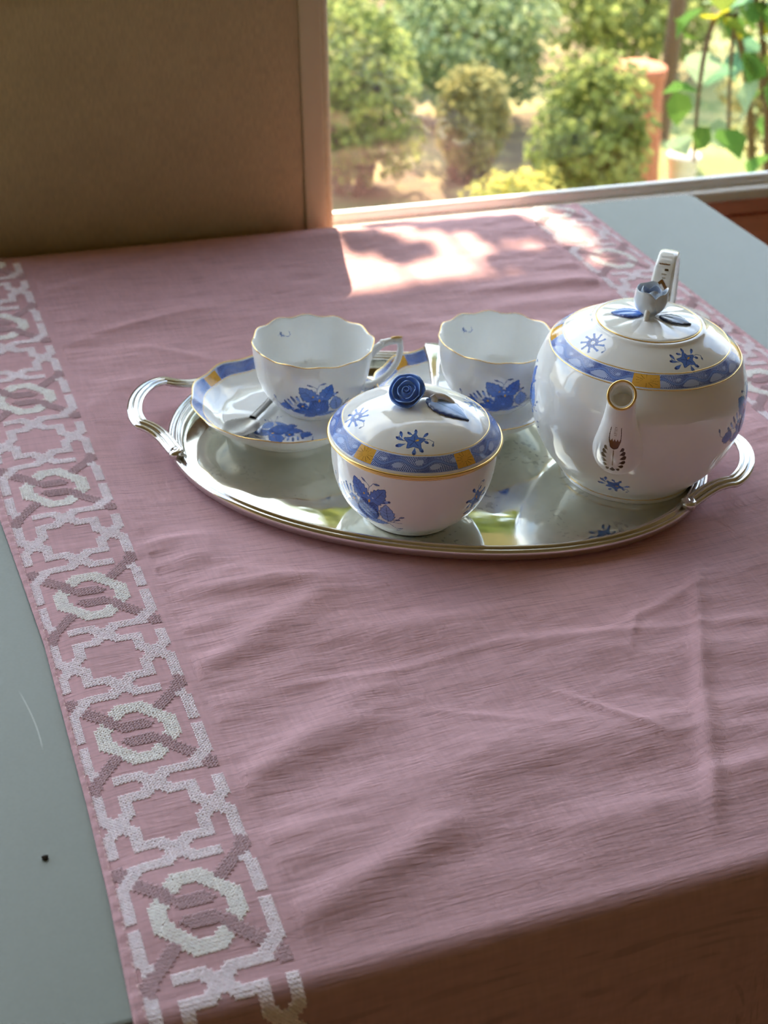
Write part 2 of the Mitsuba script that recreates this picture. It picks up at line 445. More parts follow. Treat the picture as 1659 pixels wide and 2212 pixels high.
def border(surf, l0, l1, patches, patch_half, waves):
    """The painted border: pale blue ribbon with a waving feather of dark strokes; gold panels at the angles in patches. Returns (blue mesh, colours) and a list of (gold mesh, colours)."""
    L, W = 1000 * (l1 - l0), abs(1000 * (l1 - l0))
    r = float(np.interp((l0 + l1) / 2, surf.L, surf.P[:, 0])) * 1000
    vs, fs, cs, k = [], [], [], 0
    def quads(th, l, col, lift):       # (n, 4) angles and lengths
        nonlocal k
        n = len(th)
        q = surf.at(th, l) + lift * surf.normal(th, l)
        vs.append(q.reshape(-1, 3)); i = np.arange(n) * 4 + k
        fs.append(np.vstack([np.stack([i, i + 1, i + 2], 1), np.stack([i, i + 2, i + 3], 1)])); cs.append(np.tile(col, (4 * n, 1))); k += 4 * n
    n = 260
    t = np.linspace(0, 2 * PI, n + 1)
    for a in np.arange(8) / 8:
        b = a + .125
        quads(np.stack([t[:-1], t[1:], t[1:], t[:-1]], 1), np.tile([l0 + a * (l1 - l0), l0 + a * (l1 - l0), l0 + b * (l1 - l0), l0 + b * (l1 - l0)], (n, 1)), srgb(172, 188, 228), 0.00008)
    def inpatch(x): return np.any([np.abs((x - p + PI) % (2 * PI) - PI) < patch_half for p in patches], axis=0) if len(patches) else np.zeros(len(x), bool)
    # waving stem and strokes
    nd = int(2 * PI * r / 0.95)
    a = np.linspace(0, 2 * PI, nd, endpoint=False)
    ph = a * waves
    mid = 0.5 + 0.2 * np.sin(ph)
    tri = np.sign(np.cos(ph))
    keep = ~inpatch(a)
    w = 0.27 / r
    for side in (-1, 1):
        far = np.where(side > 0, 0.96, 0.04)
        near = mid + side * 0.05
        ln = far - near
        sl = (W * np.abs(ln) * 0.45 / r) * (1 if side > 0 else -1)
        th = np.stack([a - w, a + w, a + w * 1.3 + sl, a - w * 1.3 + sl], 1)[keep]
        ll = np.stack([near, near, np.full(nd, float(far)), np.full(nd, float(far))], 1)[keep]
        quads(th, l0 + ll * (l1 - l0), srgb(66, 92, 168), 0.00017)
    # stem blobs
    blob = srgb(112, 142, 206)
    m2 = ~inpatch(a + 0.5 * w)
    da = a[1] - a[0]
    quads(np.stack([a, a + da, a + da, a], 1)[m2], l0 + np.stack([mid - .11, np.roll(mid, -1) - .11, np.roll(mid, -1) + .11, mid + .11], 1)[m2] * (l1 - l0), blob, 0.00013)
    blue = (trimesh.Trimesh(np.vstack(vs), np.vstack(fs), process=False), np.vstack(cs))
    golds = []
    for p in patches:
        vs, fs, cs, k = [], [], [], 0
        ts = np.linspace(p - patch_half, p + patch_half, 9)
        for j in range(8):
            for u in np.arange(6) / 6:
                quads(np.array([[ts[j], ts[j + 1], ts[j + 1], ts[j]]]), l0 + np.array([[.04 + u * .92, .04 + u * .92, .04 + (u + 1 / 6) * .92, .04 + (u + 1 / 6) * .92]]) * (l1 - l0), GOLD_P, 0.00018)
        for g in np.linspace(0, 2 * PI, 13)[:-1]:
            c, s = math.cos(g), math.sin(g)
            e = 0.10 / max(W, 1e-6)
            x0, x1, y0, y1 = .3 * c, .92 * c, .5 + .15 * s, .5 + .44 * s
            quads(np.array([[p + patch_half * x0 - .12 / r, p + patch_half * x0 + .12 / r, p + patch_half * x1 + .12 / r, p + patch_half * x1 - .12 / r]]),
                  l0 + np.array([[y0 - e, y0 + e, y1 + e, y1 - e]]) * (l1 - l0), srgb(140, 92, 30), 0.00026)
        golds.append((trimesh.Trimesh(np.vstack(vs), np.vstack(fs), process=False), np.vstack(cs)))
    for g in (blue, *golds):
        if g is not None:
            nrm = surf.normal(np.zeros(1), np.array([(l0 + l1) / 2]))[0]
            mm = g[0]
            c = mm.triangles_center
            th = np.arctan2(c[:, 1] - surf.c[1], c[:, 0] - surf.c[0])
            ref = surf.normal(th, np.full(len(th), (l0 + l1) / 2))
            bad = (mm.face_normals * ref).sum(1) < 0
            f = mm.faces.copy(); f[bad] = f[bad][:, ::-1]; mm.faces = f
    return blue, golds


def place(mesh, frame, origin):
    m = mesh.copy()
    m.vertices = np.asarray(m.vertices) @ np.asarray(frame) + np.asarray(origin)
    return m


def frame_z(z, x=(1, 0, 0)):
    z = np.asarray(z, float); z /= np.linalg.norm(z)
    x = np.asarray(x, float) - z * np.dot(x, z); x /= np.linalg.norm(x)
    return np.stack([x, np.cross(z, x), z])

# ------------------------------------------------------------------ the room and its window
RX0, RX1, RY0 = -3.3, 1.75, -3.3
structure('floor', box(RX0, RX1, RY0, 0.1, -0.05, 0.0), 'm_floor')
structure('ceiling', box(RX0, RX1, RY0, 0.1, 2.6, 2.7), 'm_ceiling')
structure('wall_left', box(RX0 - 0.1, RX0, RY0, 0.24, 0, 2.6), 'm_wall')
structure('wall_right', box(RX1, RX1 + 0.1, RY0, 0.24, 0, 2.6), 'm_wall')
structure('wall_rear', box(RX0, RX1, RY0 - 0.1, RY0, 0, 2.6), 'm_wall')
structure('wall_window', cat([box(RX0, RX1, 0.118, 0.24, 0, TZ - 0.13), box(RX0, RX1, 0.118, 0.14, TZ - 0.13, TZ - 0.0540), box(RX0, RX1, 0.1, 0.24, 2.48, 2.6)]), 'm_wall')
zs = [TZ - 0.0530, TZ - 0.0750] + [TZ - 0.0750 - 0.112 * k for k in range(1, 6)] + [0.0]
for k in range(len(zs) - 1):
    put(nth('wall_window__plank', k), box(RX0 + 0.01, RX1 - 0.01, 0.096, 0.1175, zs[k + 1] + 0.0016, zs[k] - 0.0016, 0.003), 'm_redwood',
        text='red-brown horizontal wall board below the white window sill' if k == 0 else None)
structure('window_1', cat([box(RX0, RX1, 0.101, 0.112, TZ - 0.0380, TZ - 0.0268, 0.003), box(RX0, RX1, 0.101, 0.14, 2.42, 2.48, 0.003),
                           box(RX0, RX0 + 0.06, 0.101, 0.14, TZ - 0.03, 2.43, 0.003), box(RX1 - 0.06, RX1, 0.101, 0.14, TZ - 0.03, 2.43, 0.003),
                           box(-1.75, -1.69, 0.101, 0.14, TZ - 0.03, 2.43, 0.003)]), 'm_white', text='white window frame behind the table')
structure('trim_1', box(RX0, RX1, 0.087, 0.14, TZ - 0.0525, TZ - 0.0382, 0.004), 'm_white', text='white sill board under the window')
pane = trimesh.Trimesh([[RX0 + 0.06, 0.1065, TZ - 0.0275], [-1.75, 0.1065, TZ - 0.0275], [-1.75, 0.1065, 2.42], [RX0 + 0.06, 0.1065, 2.42]], [[0, 1, 2], [0, 2, 3]], process=False)
put('window_1__pane', pane, 'm_glass', False)
pane = trimesh.Trimesh([[-1.69, 0.1065, TZ - 0.0275], [RX1 - 0.06, 0.1065, TZ - 0.0275], [RX1 - 0.06, 0.1065, 2.42], [-1.69, 0.1065, 2.42]], [[0, 1, 2], [0, 2, 3]], process=False)
put('window_1__pane_001', pane, 'm_glass', False)

# ------------------------------------------------------------------ the table
def rounded_slab(x0, x1, y0, y1, z0, z1, rad, bev):
    rings = []
    for off, z in ((bev, z0), (0, z0 + bev), (0, z1 - bev), (bev * 0.3, z1 - bev * 0.3), (bev, z1)):
        p = shapely.box(x0 + rad, y0 + rad, x1 - rad, y1 - rad).buffer(rad - off, quad_segs=12)
        c = np.array(p.exterior.coords)[:-1]
        rings.append(np.c_[c, np.full(len(c), z)])
    P = np.stack(rings, 1)
    m = grid_mesh(P, True, False)
    n = len(rings[0])
    top = trimesh.Trimesh(np.vstack([rings[-1], [[(x0 + x1) / 2, (y0 + y1) / 2, z1]]]), [[k, (k + 1) % n, n] for k in range(n)], process=False)
    bot = trimesh.Trimesh(np.vstack([rings[0], [[(x0 + x1) / 2, (y0 + y1) / 2, z0]]]), [[(k + 1) % n, k, n] for k in range(n)], process=False)
    m = cat([m, top, bot]); m.merge_vertices(); m.fix_normals()
    return m


TX0, TY0 = -1.78, -0.88
label('dining_table', 'grey-green lacquered dining table under the mauve cloth', 'table')
put('dining_table__top', rounded_slab(TX0, 0.0, TY0, 0.0, TZ - 0.03, TZ, 0.014, 0.003), 'm_table', 35)
put('dining_table__apron', cat([box(TX0 + .07, -.07, -.075, -.05, TZ - .11, TZ - .03), box(TX0 + .07, -.07, TY0 + .05, TY0 + .075, TZ - .11, TZ - .03),
                                box(-.075, -.05, TY0 + .07, -.07, TZ - .11, TZ - .03), box(TX0 + .05, TX0 + .075, TY0 + .07, -.07, TZ - .11, TZ - .03)]), 'm_table_side')
for k, (x, y) in enumerate(((-.085, -.085), (-.085, TY0 + .085), (TX0 + .085, -.085), (TX0 + .085, TY0 + .085))):
    put(nth('dining_table__leg', k), box(x - .035, x + .035, y - .035, y + .035, 0.0, TZ - .03, .004), 'm_table_side')
cr = trimesh.creation.icosphere(subdivisions=2, radius=0.0017)
cr.vertices = cr.vertices * [1, 0.8, 0.7] * (0.8 + 0.5 * meshkit.noise(cr.vertices * 900))[:, None] + [-0.8225, -0.7695, TZ + 0.001]
put('crumb', cr, 'm_crumb', True)
label('crumb', 'tiny dark crumb lying on the bare grey table top left of the cloth', 'crumb')

# ------------------------------------------------------------------ the chair behind the table
label('dining_chair', 'brown upholstered high-backed chair at the far side of the table by the window', 'chair')


def padded(xc0, hw0, xc1, hw1, y0, y1, z0, z1, r, nz=40, na=96):
    """A padded back: rounded rectangular sections whose width changes with height, the top rolled over."""
    rings = []
    zt = np.r_[np.linspace(z0, z1 - r, nz), z1 - r + r * np.sin(np.linspace(0, PI / 2, 14)[1:])]
    for z in zt:
        k = (min(z, z1 - r) - z0) / (z1 - z0)
        xc, hw, hd = xc0 + (xc1 - xc0) * k, hw0 + (hw1 - hw0) * k, (y1 - y0) / 2
        ins = 0.0 if z <= z1 - r else r * (1 - math.sqrt(max(0.0, 1 - ((z - z1 + r) / r) ** 2)))
        a = np.linspace(0, 2 * PI, na, endpoint=False)
        c, s = np.cos(a), np.sin(a)
        ex = 2 / 7.0
        x = xc + (hw - ins) * np.sign(c) * np.abs(c) ** ex
        y = (y0 + y1) / 2 + max(hd - ins * 0.98, 0.0004) * np.sign(s) * np.abs(s) ** 0.62
        rings.append(np.stack([x, y, np.full(na, z)], -1))
    m = grid_mesh(np.stack(rings, 1), True, False)
    return m


CX1b, CX1t = -0.3975, -0.4120
hwb, hwt = 0.235, 0.222
put('dining_chair__backrest', padded(CX1b - hwb, hwb, CX1t - hwt, hwt, 0.014, 0.078, TZ - 0.03, TZ + 0.250, 0.030), 'm_chair', True)
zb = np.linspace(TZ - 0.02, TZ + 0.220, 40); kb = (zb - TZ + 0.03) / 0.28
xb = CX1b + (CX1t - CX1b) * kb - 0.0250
put('dining_chair__streak_strip', tube(np.stack([xb, np.full(40, 0.0158), zb], 1), 0.0110, 12, flat=0.10, upv=(0, 1, 0)), 'm_streak_strip', True, text='pale strip near the right edge of the chair back, added to imitate a streak of light')  # added strip: a streak of light imitated in paler colour, no real welt
put('dining_chair__lower_back', padded(CX1b - hwb, hwb - 0.004, CX1b - hwb, hwb - 0.004, 0.018, 0.074, 0.40, TZ - 0.03, 0.004), 'm_chair', True)
put('dining_chair__seat', box(CX1b - 2 * hwb + .005, CX1b - .005, -0.40, 0.02, 0.36, 0.46, 0.03), 'm_chair', True)
for k, (x, y) in enumerate(((CX1b - .04, .045), (CX1b - 2 * hwb + .04, .045), (CX1b - .04, -.36), (CX1b - 2 * hwb + .04, -.36))):
    put(nth('dining_chair__leg', k), box(x - .02, x + .02, y - .02, y + .02, 0.0, 0.39, .004), 'm_darkwood')

# ------------------------------------------------------------------ the tray's outline (the cloth lies flat under it)
TRAY_C, TRAY_A, TRAY_B, TRAY_R, TRAY_N = np.array([-0.4830, -0.4500]), 0.1992, 0.1452, -0.474, 2.1
E1, E2 = np.array([math.cos(TRAY_R), math.sin(TRAY_R)]), np.array([-math.sin(TRAY_R), math.cos(TRAY_R)])


def tray_level(x, y):
    dx, dy = x - TRAY_C[0], y - TRAY_C[1]
    u, v = dx * E1[0] + dy * E1[1], dx * E2[0] + dy * E2[1]
    return (np.abs(u / TRAY_A) ** TRAY_N + np.abs(v / TRAY_B) ** TRAY_N) ** (1 / TRAY_N)


# ------------------------------------------------------------------ the cloth
CL0, CL1 = -0.8010, -0.1400
V_NEAR, R_NEAR, V_FAR, R_FAR = -0.8768, 0.012, -0.004, 0.0055
sst = lambda a, b, x: (lambda t: t * t * (3 - 2 * t))(np.clip((x - a) / (b - a), 0, 1))
RIDGES = [((-.718, -.855), (-.62, -.815), .0055, .013), ((-.70, -.80), (-.56, -.775), .003, .02), ((-.715, -.752), (-.63, -.722), .0040, .012), ((-.69, -.735), (-.62, -.695), .003, .013),
          ((-.518, -.7413), (-.488, -.778), .0022, .0035), ((-.379, -.649), (-.438, -.755), .0016, .0045), ((-.438, -.755), (-.488, -.855), .0018, .006), ((-.452, -.697), (-.441, -.681), .0016, .003),
          ((-.647, -.683), (-.611, -.687), .0012, .004), ((-.611, -.687), (-.528, -.682), .0010, .004), ((-.53, -.684), (-.36, -.708), .0018, .006), ((-.473, -.823), (-.435, -.823), .0030, .007), ((-.43, -.775), (-.36, -.78), .003, .01),
          ((-.609, -.860), (-.46, -.862), .0028, .010), ((-.611, -.701), (-.592, -.733), .0008, .003), ((-.592, -.733), (-.547, -.756), .0010, .003), ((-.72, -.518), (-.634, -.503), .003, .008), ((-.697, -.574), (-.607, -.580), .0035, .010),
          ((-.657, -.224), (-.57, -.283), .0016, .006), ((-.703, -.096), (-.565, -.046), .0016, .008), ((-.68, -.19), (-.60, -.17), .0014, .004), ((-.334, -.194), (-.203, -.207), .0030, .010), ((-.278, -.261), (-.172, -.299), .0028, .009),
          ((-.712, -.655), (-.62, -.60), .003, .012), ((-.70, -.55), (-.66, -.50), .003, .014), ((-.37, -.635), (-.437, -.757), .0014, .006), ((-.437, -.757), (-.49, -.86), .0014, .006),
          ((-.45, -.685), (-.39, -.662), .002, .005), ((-.55, -.71), (-.37, -.728), .0025, .022), ((-.60, -.76), (-.40, -.80), .003, .026), ((-.60, -.655), (-.47, -.70), .0022, .02),
          ((-.56, -.845), (-.42, -.835), .003, .016), ((-.68, -.62), (-.55, -.655), .003, .018), ((-.30, -.70), (-.22, -.80), .002, .014),
          ((-.70, -.20), (-.58, -.16), .002, .014), ((-.69, -.29), (-.60, -.27), .002, .010), ((-.34, -.235), (-.25, -.24), .003, .016), ((-.70, -.44), (-.68, -.36), .002, .02),
          ((-.42, -.245), (-.34, -.255), .002, .012), ((-.30, -.18), (-.24, -.20), .0025, .014)]


def cloth_h(x, v):
    P = np.stack([x, v, np.zeros_like(x)], -1)
    lev = tray_level(x, v)
    free = sst(1.0, 1.35, lev)
    inner = np.minimum(x - (-.715), (-.222) - x)               # distance inside the embroidered borders
    big = (meshkit.fbm(P * np.array([7, 13, 1]) + 3.1, 3, 5) - 0.5) * 0.010
    mid = (meshkit.fbm(P * np.array([16, 38, 1]) + 9.7, 3, 8) - 0.5) * 0.0042
    puck = (meshkit.fbm(P * np.array([14, 95, 1]) + 1.3, 3, 21) - 0.5) * 0.0050 * np.exp(-np.clip(inner, 0, 1) / 0.04)
    fine = (meshkit.fbm(P * np.array([60, 150, 1]) + 4.4, 3, 31) - 0.5) * 0.0009
    h = big * 1.05 + mid * 1.2 + puck * np.where(inner < 0, 0.35, 1.0) + fine
    for (a, b, amp, w) in RIDGES:
        a, b = np.array(a), np.array(b)
        L = np.linalg.norm(b - a); d = (b - a) / L
        t = (x - a[0]) * d[0] + (v - a[1]) * d[1]
        n = (x - a[0]) * -d[1] + (v - a[1]) * d[0]
        h = h + amp * np.exp(-(n / w) ** 2) * sst(-0.03, 0.02, t) * sst(L + 0.03, L - 0.02, t)
    h = 0.0045 * free + h * free * np.where(inner < 0, 0.45, 1.0)
    edge = sst(0.0, 0.05, v - V_NEAR) * sst(0.0, 0.03, V_FAR - v)
    side = sst(0.0, 0.03, np.minimum(x - CL0, CL1 - x))
    soft = 0.0012 + np.log1p(np.exp((h - 0.0005) / 0.0012)) * 0.0012
    return 0.0010 + (soft - 0.0009) * edge * (0.25 + 0.75 * side) * np.maximum(free, 0.02)


EDGE_V = np.array([-1.2, -.881, -.808, -.74, -.697, -.64, -.599, -.52, -.448, -.30, -.15, 0.3])
EDGE_X = np.array([.0010, -.0004, .0033, .0052, .0055, .0060, .0064, .0035, .0005, .0035, .0015, 0.002])


def cloth_p(x, v):
    """The cloth's surface at the flat coordinates (x across, v along): over the table, then down over its edges."""
    x, v = np.asarray(x, float), np.asarray(v, float)
    h = cloth_h(x, v)
    y, z = v.copy(), h.copy()
    d = np.clip(V_NEAR - v, 0, None)
    a = np.minimum(d / R_NEAR, PI / 2)
    drop_ = np.clip(d - R_NEAR * PI / 2, 0, None)
    billow = 0.006 * np.sin(x * 21 + 0.8) + 0.004 * np.sin(x * 47)
    on = v < V_NEAR
    y = np.where(on, V_NEAR - (R_NEAR + h) * np.sin(a) - (0.05 * drop_ + billow * np.minimum(drop_ / 0.08, 1) + 0.007 * np.minimum(drop_ / 0.03, 1)), y)
    z = np.where(on, (R_NEAR + h) * np.cos(a) - R_NEAR - drop_, z)
    d = np.clip(v - V_FAR, 0, None)
    a = np.minimum(d / R_FAR, PI / 2)
    drop_ = np.clip(d - R_FAR * PI / 2, 0, None)
    on = v > V_FAR
    y = np.where(on, V_FAR + (R_FAR + h) * np.sin(a), y)
    z = np.where(on, (R_FAR + h) * np.cos(a) - R_FAR - drop_, z)
    dx = np.interp(v, EDGE_V, EDGE_X) * np.exp(-np.clip(x - CL0, 0, None) / 0.008)
    return np.stack([x + dx, y, z + TZ], -1)


def cloth_n(x, v, e=0.0012):
    n = np.cross(cloth_p(x + e, v) - cloth_p(x - e, v), cloth_p(x, v + e) - cloth_p(x, v - e))
    return n / np.linalg.norm(n, axis=-1, keepdims=True)


label('tablecloth', 'mauve linen cloth with cross-stitched lilac and white borders laid across the table', 'tablecloth')
xs = np.linspace(CL0, CL1, 350)
vs_ = np.r_[np.linspace(-1.17, -0.905, 80)[:-1], np.linspace(-0.905, 0.006, 530), np.linspace(0.008, 0.16, 22)]
X, V = np.meshgrid(xs, vs_, indexing='ij')
put('tablecloth__fabric', grid_mesh(cloth_p(X, V)), 'm_cloth', True)
for k, (a, b) in enumerate(((CL0 - 0.0005, CL0 + 0.0062), (CL1 - 0.0062, CL1 + 0.0005))):
    hx = np.linspace(a, b, 7)
    X, V = np.meshgrid(hx, vs_[::1], indexing='ij')
    up_ = np.interp(np.abs(X - (a + b) / 2), [0, 0.0025, 0.00335], [0.0010, 0.0009, -0.0004])
    bump = 0.00025 * np.sin(V * 2 * PI / 0.0105 + 3 * np.sin(V * 40))
    put(nth('tablecloth__hem', k), grid_mesh(cloth_p(X, V) + (up_ + bump)[..., None] * cloth_n(X, V)), 'm_cloth', True)
    sv = np.arange(-1.15, 0.0, 0.0042)
    sx = np.full(len(sv), b - 0.0014 if k == 0 else a + 0.0014)
    P0, P1, N = cloth_p(sx, sv), cloth_p(sx, sv + 0.0024), cloth_n(sx, sv)
    W = np.array([0.0004, 0, 0])
    q = np.stack([P0 - W + N * .0008, P0 + W + N * .0008, P1 + W + N * .0008, P1 - W + N * .0008, (P0 + P1) / 2 + N * .0014], 1)
    i = np.arange(len(sv)) * 5
    put(nth('tablecloth__hem_stitching', k), trimesh.Trimesh(q.reshape(-1, 3), np.vstack([np.stack([i + a_, i + b_, i + 4], 1) for a_, b_ in ((0, 1), (1, 2), (2, 3), (3, 0))]), process=False),
        'm_thread_pink', False, text='pale pink row of hem stitches')

# cross-stitch, drawn in units of CELL: one repeat is 80 of them; the star's middle at 0, the ring's at 40
CELL, STITCH = 0.00168, 0.00210
A_ = [(-19, 17), (-19, 4), (-11, -4), (-11, -11), (-4, -11), (4, -19), (13, -19)]
rot90 = lambda p: [(y, -x) for x, y in p]
LIL = [A_]
for _ in range(3): LIL.append(rot90(LIL[-1]))
OCT = [[(-13, 21), (-19, 15), (-19, 1.2)], [(13, -21), (19, -15), (19, -1.2)], [(19, 14), (19, 1.2)], [(-19, -14), (-19, -1.2)]]
OCT2 = [[(17.4, 16.2), (19, 14)], [(-17.4, -16.2), (-19, -14)]]
RING = [(11, 3.5), (3.6, 12), (-3.6, 12), (-11, 3.5), (-11, -3.5), (-3.6, -12), (3.6, -12), (11, -3.5), (11, 3.5)]
DN = [[(-6, 5), (-18.5, 19.5), (-19.5, 23.5)], [(6, -5), (18.5, -19.5), (19.5, -23.5)]]     # the diagonal that runs over the ring
UPD = [[(6.5, 7.5), (18.5, 19.5), (19.5, 24.5)], [(-6.5, -7.5), (-18.5, -19.5), (-19.5, -24.5)]]  # the diagonal under the ring
LENS = Polygon([(-8, 6.8), (-3, 6.6), (3.5, 5.6), (6.3, 3.6), (4, 1.1), (-3.5, 1.1), (-7, 3.2)])
LENS2 = Polygon([(-x, -y) for x, y in LENS.exterior.coords])


def near(pts, lines, w):
    g = shapely.union_all([LineString(l).buffer(w, cap_style='flat', join_style='mitre') for l in lines])
    return shapely.contains_xy(g, pts[:, 0], pts[:, 1])


gx, gy = np.meshgrid((np.arange(-18, 18) + 0.5) * 1.25, (np.arange(-32, 32) + 0.5) * 1.25, indexing='ij')   # 64 stitches to a repeat
cells = np.stack([gx.ravel(), gy.ravel()], 1)
colour = np.zeros(len(cells), int)
for s in (-40, 40):
    rel = cells - [0, s]
    dark_u = near(rel, UPD, 2.2)
    colour[dark_u] = 3
    colour[near(rel, [RING], 2.45)] = 2
    d = near(rel, DN, 2.2) | shapely.contains_xy(LENS, rel[:, 0], rel[:, 1]) | shapely.contains_xy(LENS2, rel[:, 0], rel[:, 1])
    colour[d] = 3
    colour[near(rel, OCT + OCT2, 2.1)] = 1
    colour[near(rel, UPD, 2.2) & (np.abs(rel[:, 0]) > 13) & (np.abs(np.abs(rel[:, 1]) - 19) < 5.5) & ~near(rel, OCT2, 2.1)] = 3
star = near(cells, LIL, 2.1)
colour[star & (colour != 3)] = 1
tt = np.array([0, 0.3, 0.7, 1.0])


THREAD = {1: (0.98, 0.88, 0.95), 2: (1.0, 0.99, 0.97), 3: (0.57, 0.385, 0.43)}


def stitches(cx, cv, col):
    out_v, out_f = [], []
    n = len(cx)
    jit = rng.normal(0, 0.05, (n, 2))
    for s, hz in ((1, 0.00022), (-1, 0.00040)):
        cs = []
        for t, zz in zip(tt, (0.0, 1.0, 1.0, 0.0)):
            du, dv = (t - 0.5) * 1.02, (t - 0.5) * 1.02 * s
            for side, top in ((-0.21, 0.3), (0.0, 1.0), (0.21, 0.3)):
                x = cx + STITCH * (du - side * s * 0.72 + jit[:, 0]); v = cv + STITCH * (dv + side * 0.72 + jit[:, 1])
                cs.append((x, v, 0.00030 + hz * zz * top + (0.00012 if top == 1 else 0)))
        xx, vv = np.stack([c[0] for c in cs], 1), np.stack([c[1] for c in cs], 1)
        zz = np.array([c[2] for c in cs])
        nn = NRM(cx, cv)
        out_v.append(BASE(xx, vv) + zz[None, :, None] * nn[:, None, :])
        f = []
        for a in range(3):
            for b in range(2):
                i = a * 3 + b
                f += [[i, i + 1, i + 4], [i, i + 4, i + 3]]
        out_f.append((np.arange(n) * 12)[:, None, None] + np.array(f)[None])
    V0 = np.concatenate([out_v[0].reshape(-1, 3), out_v[1].reshape(-1, 3)])
    F0 = np.concatenate([out_f[0].reshape(-1, 3), out_f[1].reshape(-1, 3) + 12 * n])
    tone = np.repeat(np.concatenate([rng.uniform(.62, .90, n), rng.uniform(.90, 1.08, n)]), 12)
    return trimesh.Trimesh(V0, F0, process=False), np.clip(tone[:, None] * np.array(THREAD[col]), 0, 1)


BASE, NRM = cloth_p, cloth_n
count = {1: 0, 2: 0, 3: 0}
NAMES = {1: ('lilac_lattice', 'm_thread_lilac', 'lilac cross-stitched star and frame'), 2: ('white_ring', 'm_thread_white', 'white cross-stitched ring'), 3: ('mauve_braid', 'm_thread_mauve', 'dark mauve cross-stitched braid')}
RING0, PERIOD = -0.8300, 0.1344
for xc in (-0.7596, -0.1797):
    for k in range(-2, 7):
        vr = RING0 + PERIOD * k
        for col in (1, 2, 3):
            m = colour == col
            cy = cells[m, 1]
            if col == 1:                                # lilac: one repeat about the star in front of the ring
                cv = vr - 40 * CELL + cy * CELL
            else:
                cv = vr + (cy - np.where(cy > 0, 40, -40)) * CELL
            cx = xc + cells[m, 0] * CELL
            ok = (cv > -1.15) & (cv < 0.06)
            if ok.sum() < 20: continue
            nm, mat, txt = NAMES[col]
            sm, sc_ = stitches(cx[ok], cv[ok], col)
            put(nth('tablecloth__' + nm, count[col]), sm, mat, False, color=sc_, text=txt); count[col] += 1
# ------------------------------------------------------------------ the silver tray
label('tray', 'oval silver tray with a ridged rim and two looped handles, holding the tea things', 'tray')
th = np.linspace(0, 2 * PI, 360, endpoint=False)
ce, se = np.cos(th), np.sin(th)
B2 = np.stack([TRAY_A * np.sign(ce) * np.abs(ce) ** (2 / TRAY_N), TRAY_B * np.sign(se) * np.abs(se) ** (2 / TRAY_N)], 1)
tg = np.roll(B2, -1, 0) - np.roll(B2, 1, 0); tg /= np.linalg.norm(tg, axis=1, keepdims=True)
IN2 = np.stack([-tg[:, 1], tg[:, 0]], 1)


def tray_w(uv, z):
    uv = np.asarray(uv, float)
    return np.stack([TRAY_C[0] + uv[..., 0] * E1[0] + uv[..., 1] * E2[0], TRAY_C[1] + uv[..., 0] * E1[1] + uv[..., 1] * E2[1], np.broadcast_to(z, uv.shape[:-1]) + TZ], -1)


prof = smooth_curve([(.0062, .0022), (.0030, .0040), (.0008, .0075), (.0000, .0100), (.0006, .0119), (.0019, .0128), (.0032, .0123), (.0039, .0109), (.0045, .0112), (.0056, .0126), (.0068, .0130),
                     (.0079, .0122), (.0084, .0108), (.0090, .0108), (.0097, .0113), (.0103, .0106), (.0108, .0094)], 46)
P = np.stack([tray_w(B2 + IN2 * d, z) for d, z in prof], 1)
put('tray__rim', grid_mesh(P, True, False), 'm_silver', True, text='ridged silver rim')
WD = .013 + .037 * np.sin(th) ** 2                                      # the floor is very slightly domed, falling towards the long sides


def floor_z(d):
    return .0050 - .5 * WD * .105 * np.clip(1 - (d - .0125) / WD, 0, 1) ** 2


rings = [tray_w(B2 + IN2 * d, floor_z(.0125) + dz) for d, dz in ((.0106, .0058), (.0111, .0036), (.0116, .0014), (.0120, .0004))]
for d in np.linspace(.0125, .0630, 40): rings.append(tray_w(B2 + IN2 * d, floor_z(d)))
Bi = B2 + IN2 * .0630
for k in np.linspace(0.95, 0.0, 18): rings.append(tray_w(Bi * k, np.full(360, .0050)))
put('tray__floor', grid_mesh(np.stack(rings, 1), True, False), 'm_tray', True, text='mirror-like silver tray floor')
rings = [tray_w(B2 + IN2 * .0062, .0022)] + [tray_w((B2 + IN2 * .0062) * k, np.full(360, .0018)) for k in (0.99, 0.5, 0.0)]
put('tray__base', grid_mesh(np.stack(rings, 1)[::-1], True, False), 'm_silver_old', True)


def handle_path(side):
    s1 = CubicSpline([0, 1, 2, 3], [(.1805, .0590, .0150), (.1900, .0475, .0165), (.2000, .0385, .0190), (.2130, .0345, .0220)])(np.linspace(0, 3, 26))
    s2 = CubicSpline([0, 1, 2, 3, 4], [(.2130, .0345, .0220), (.2215, .0200, .0242), (.2245, 0, .0250), (.2215, -.0200, .0242), (.2130, -.0345, .0220)])(np.linspace(0, 4, 44))
    s3 = s1[::-1] * [1, -1, 1]
    p = np.vstack([s1[:-1], s2, s3[1:]])
    return p * [side, 1, 1]


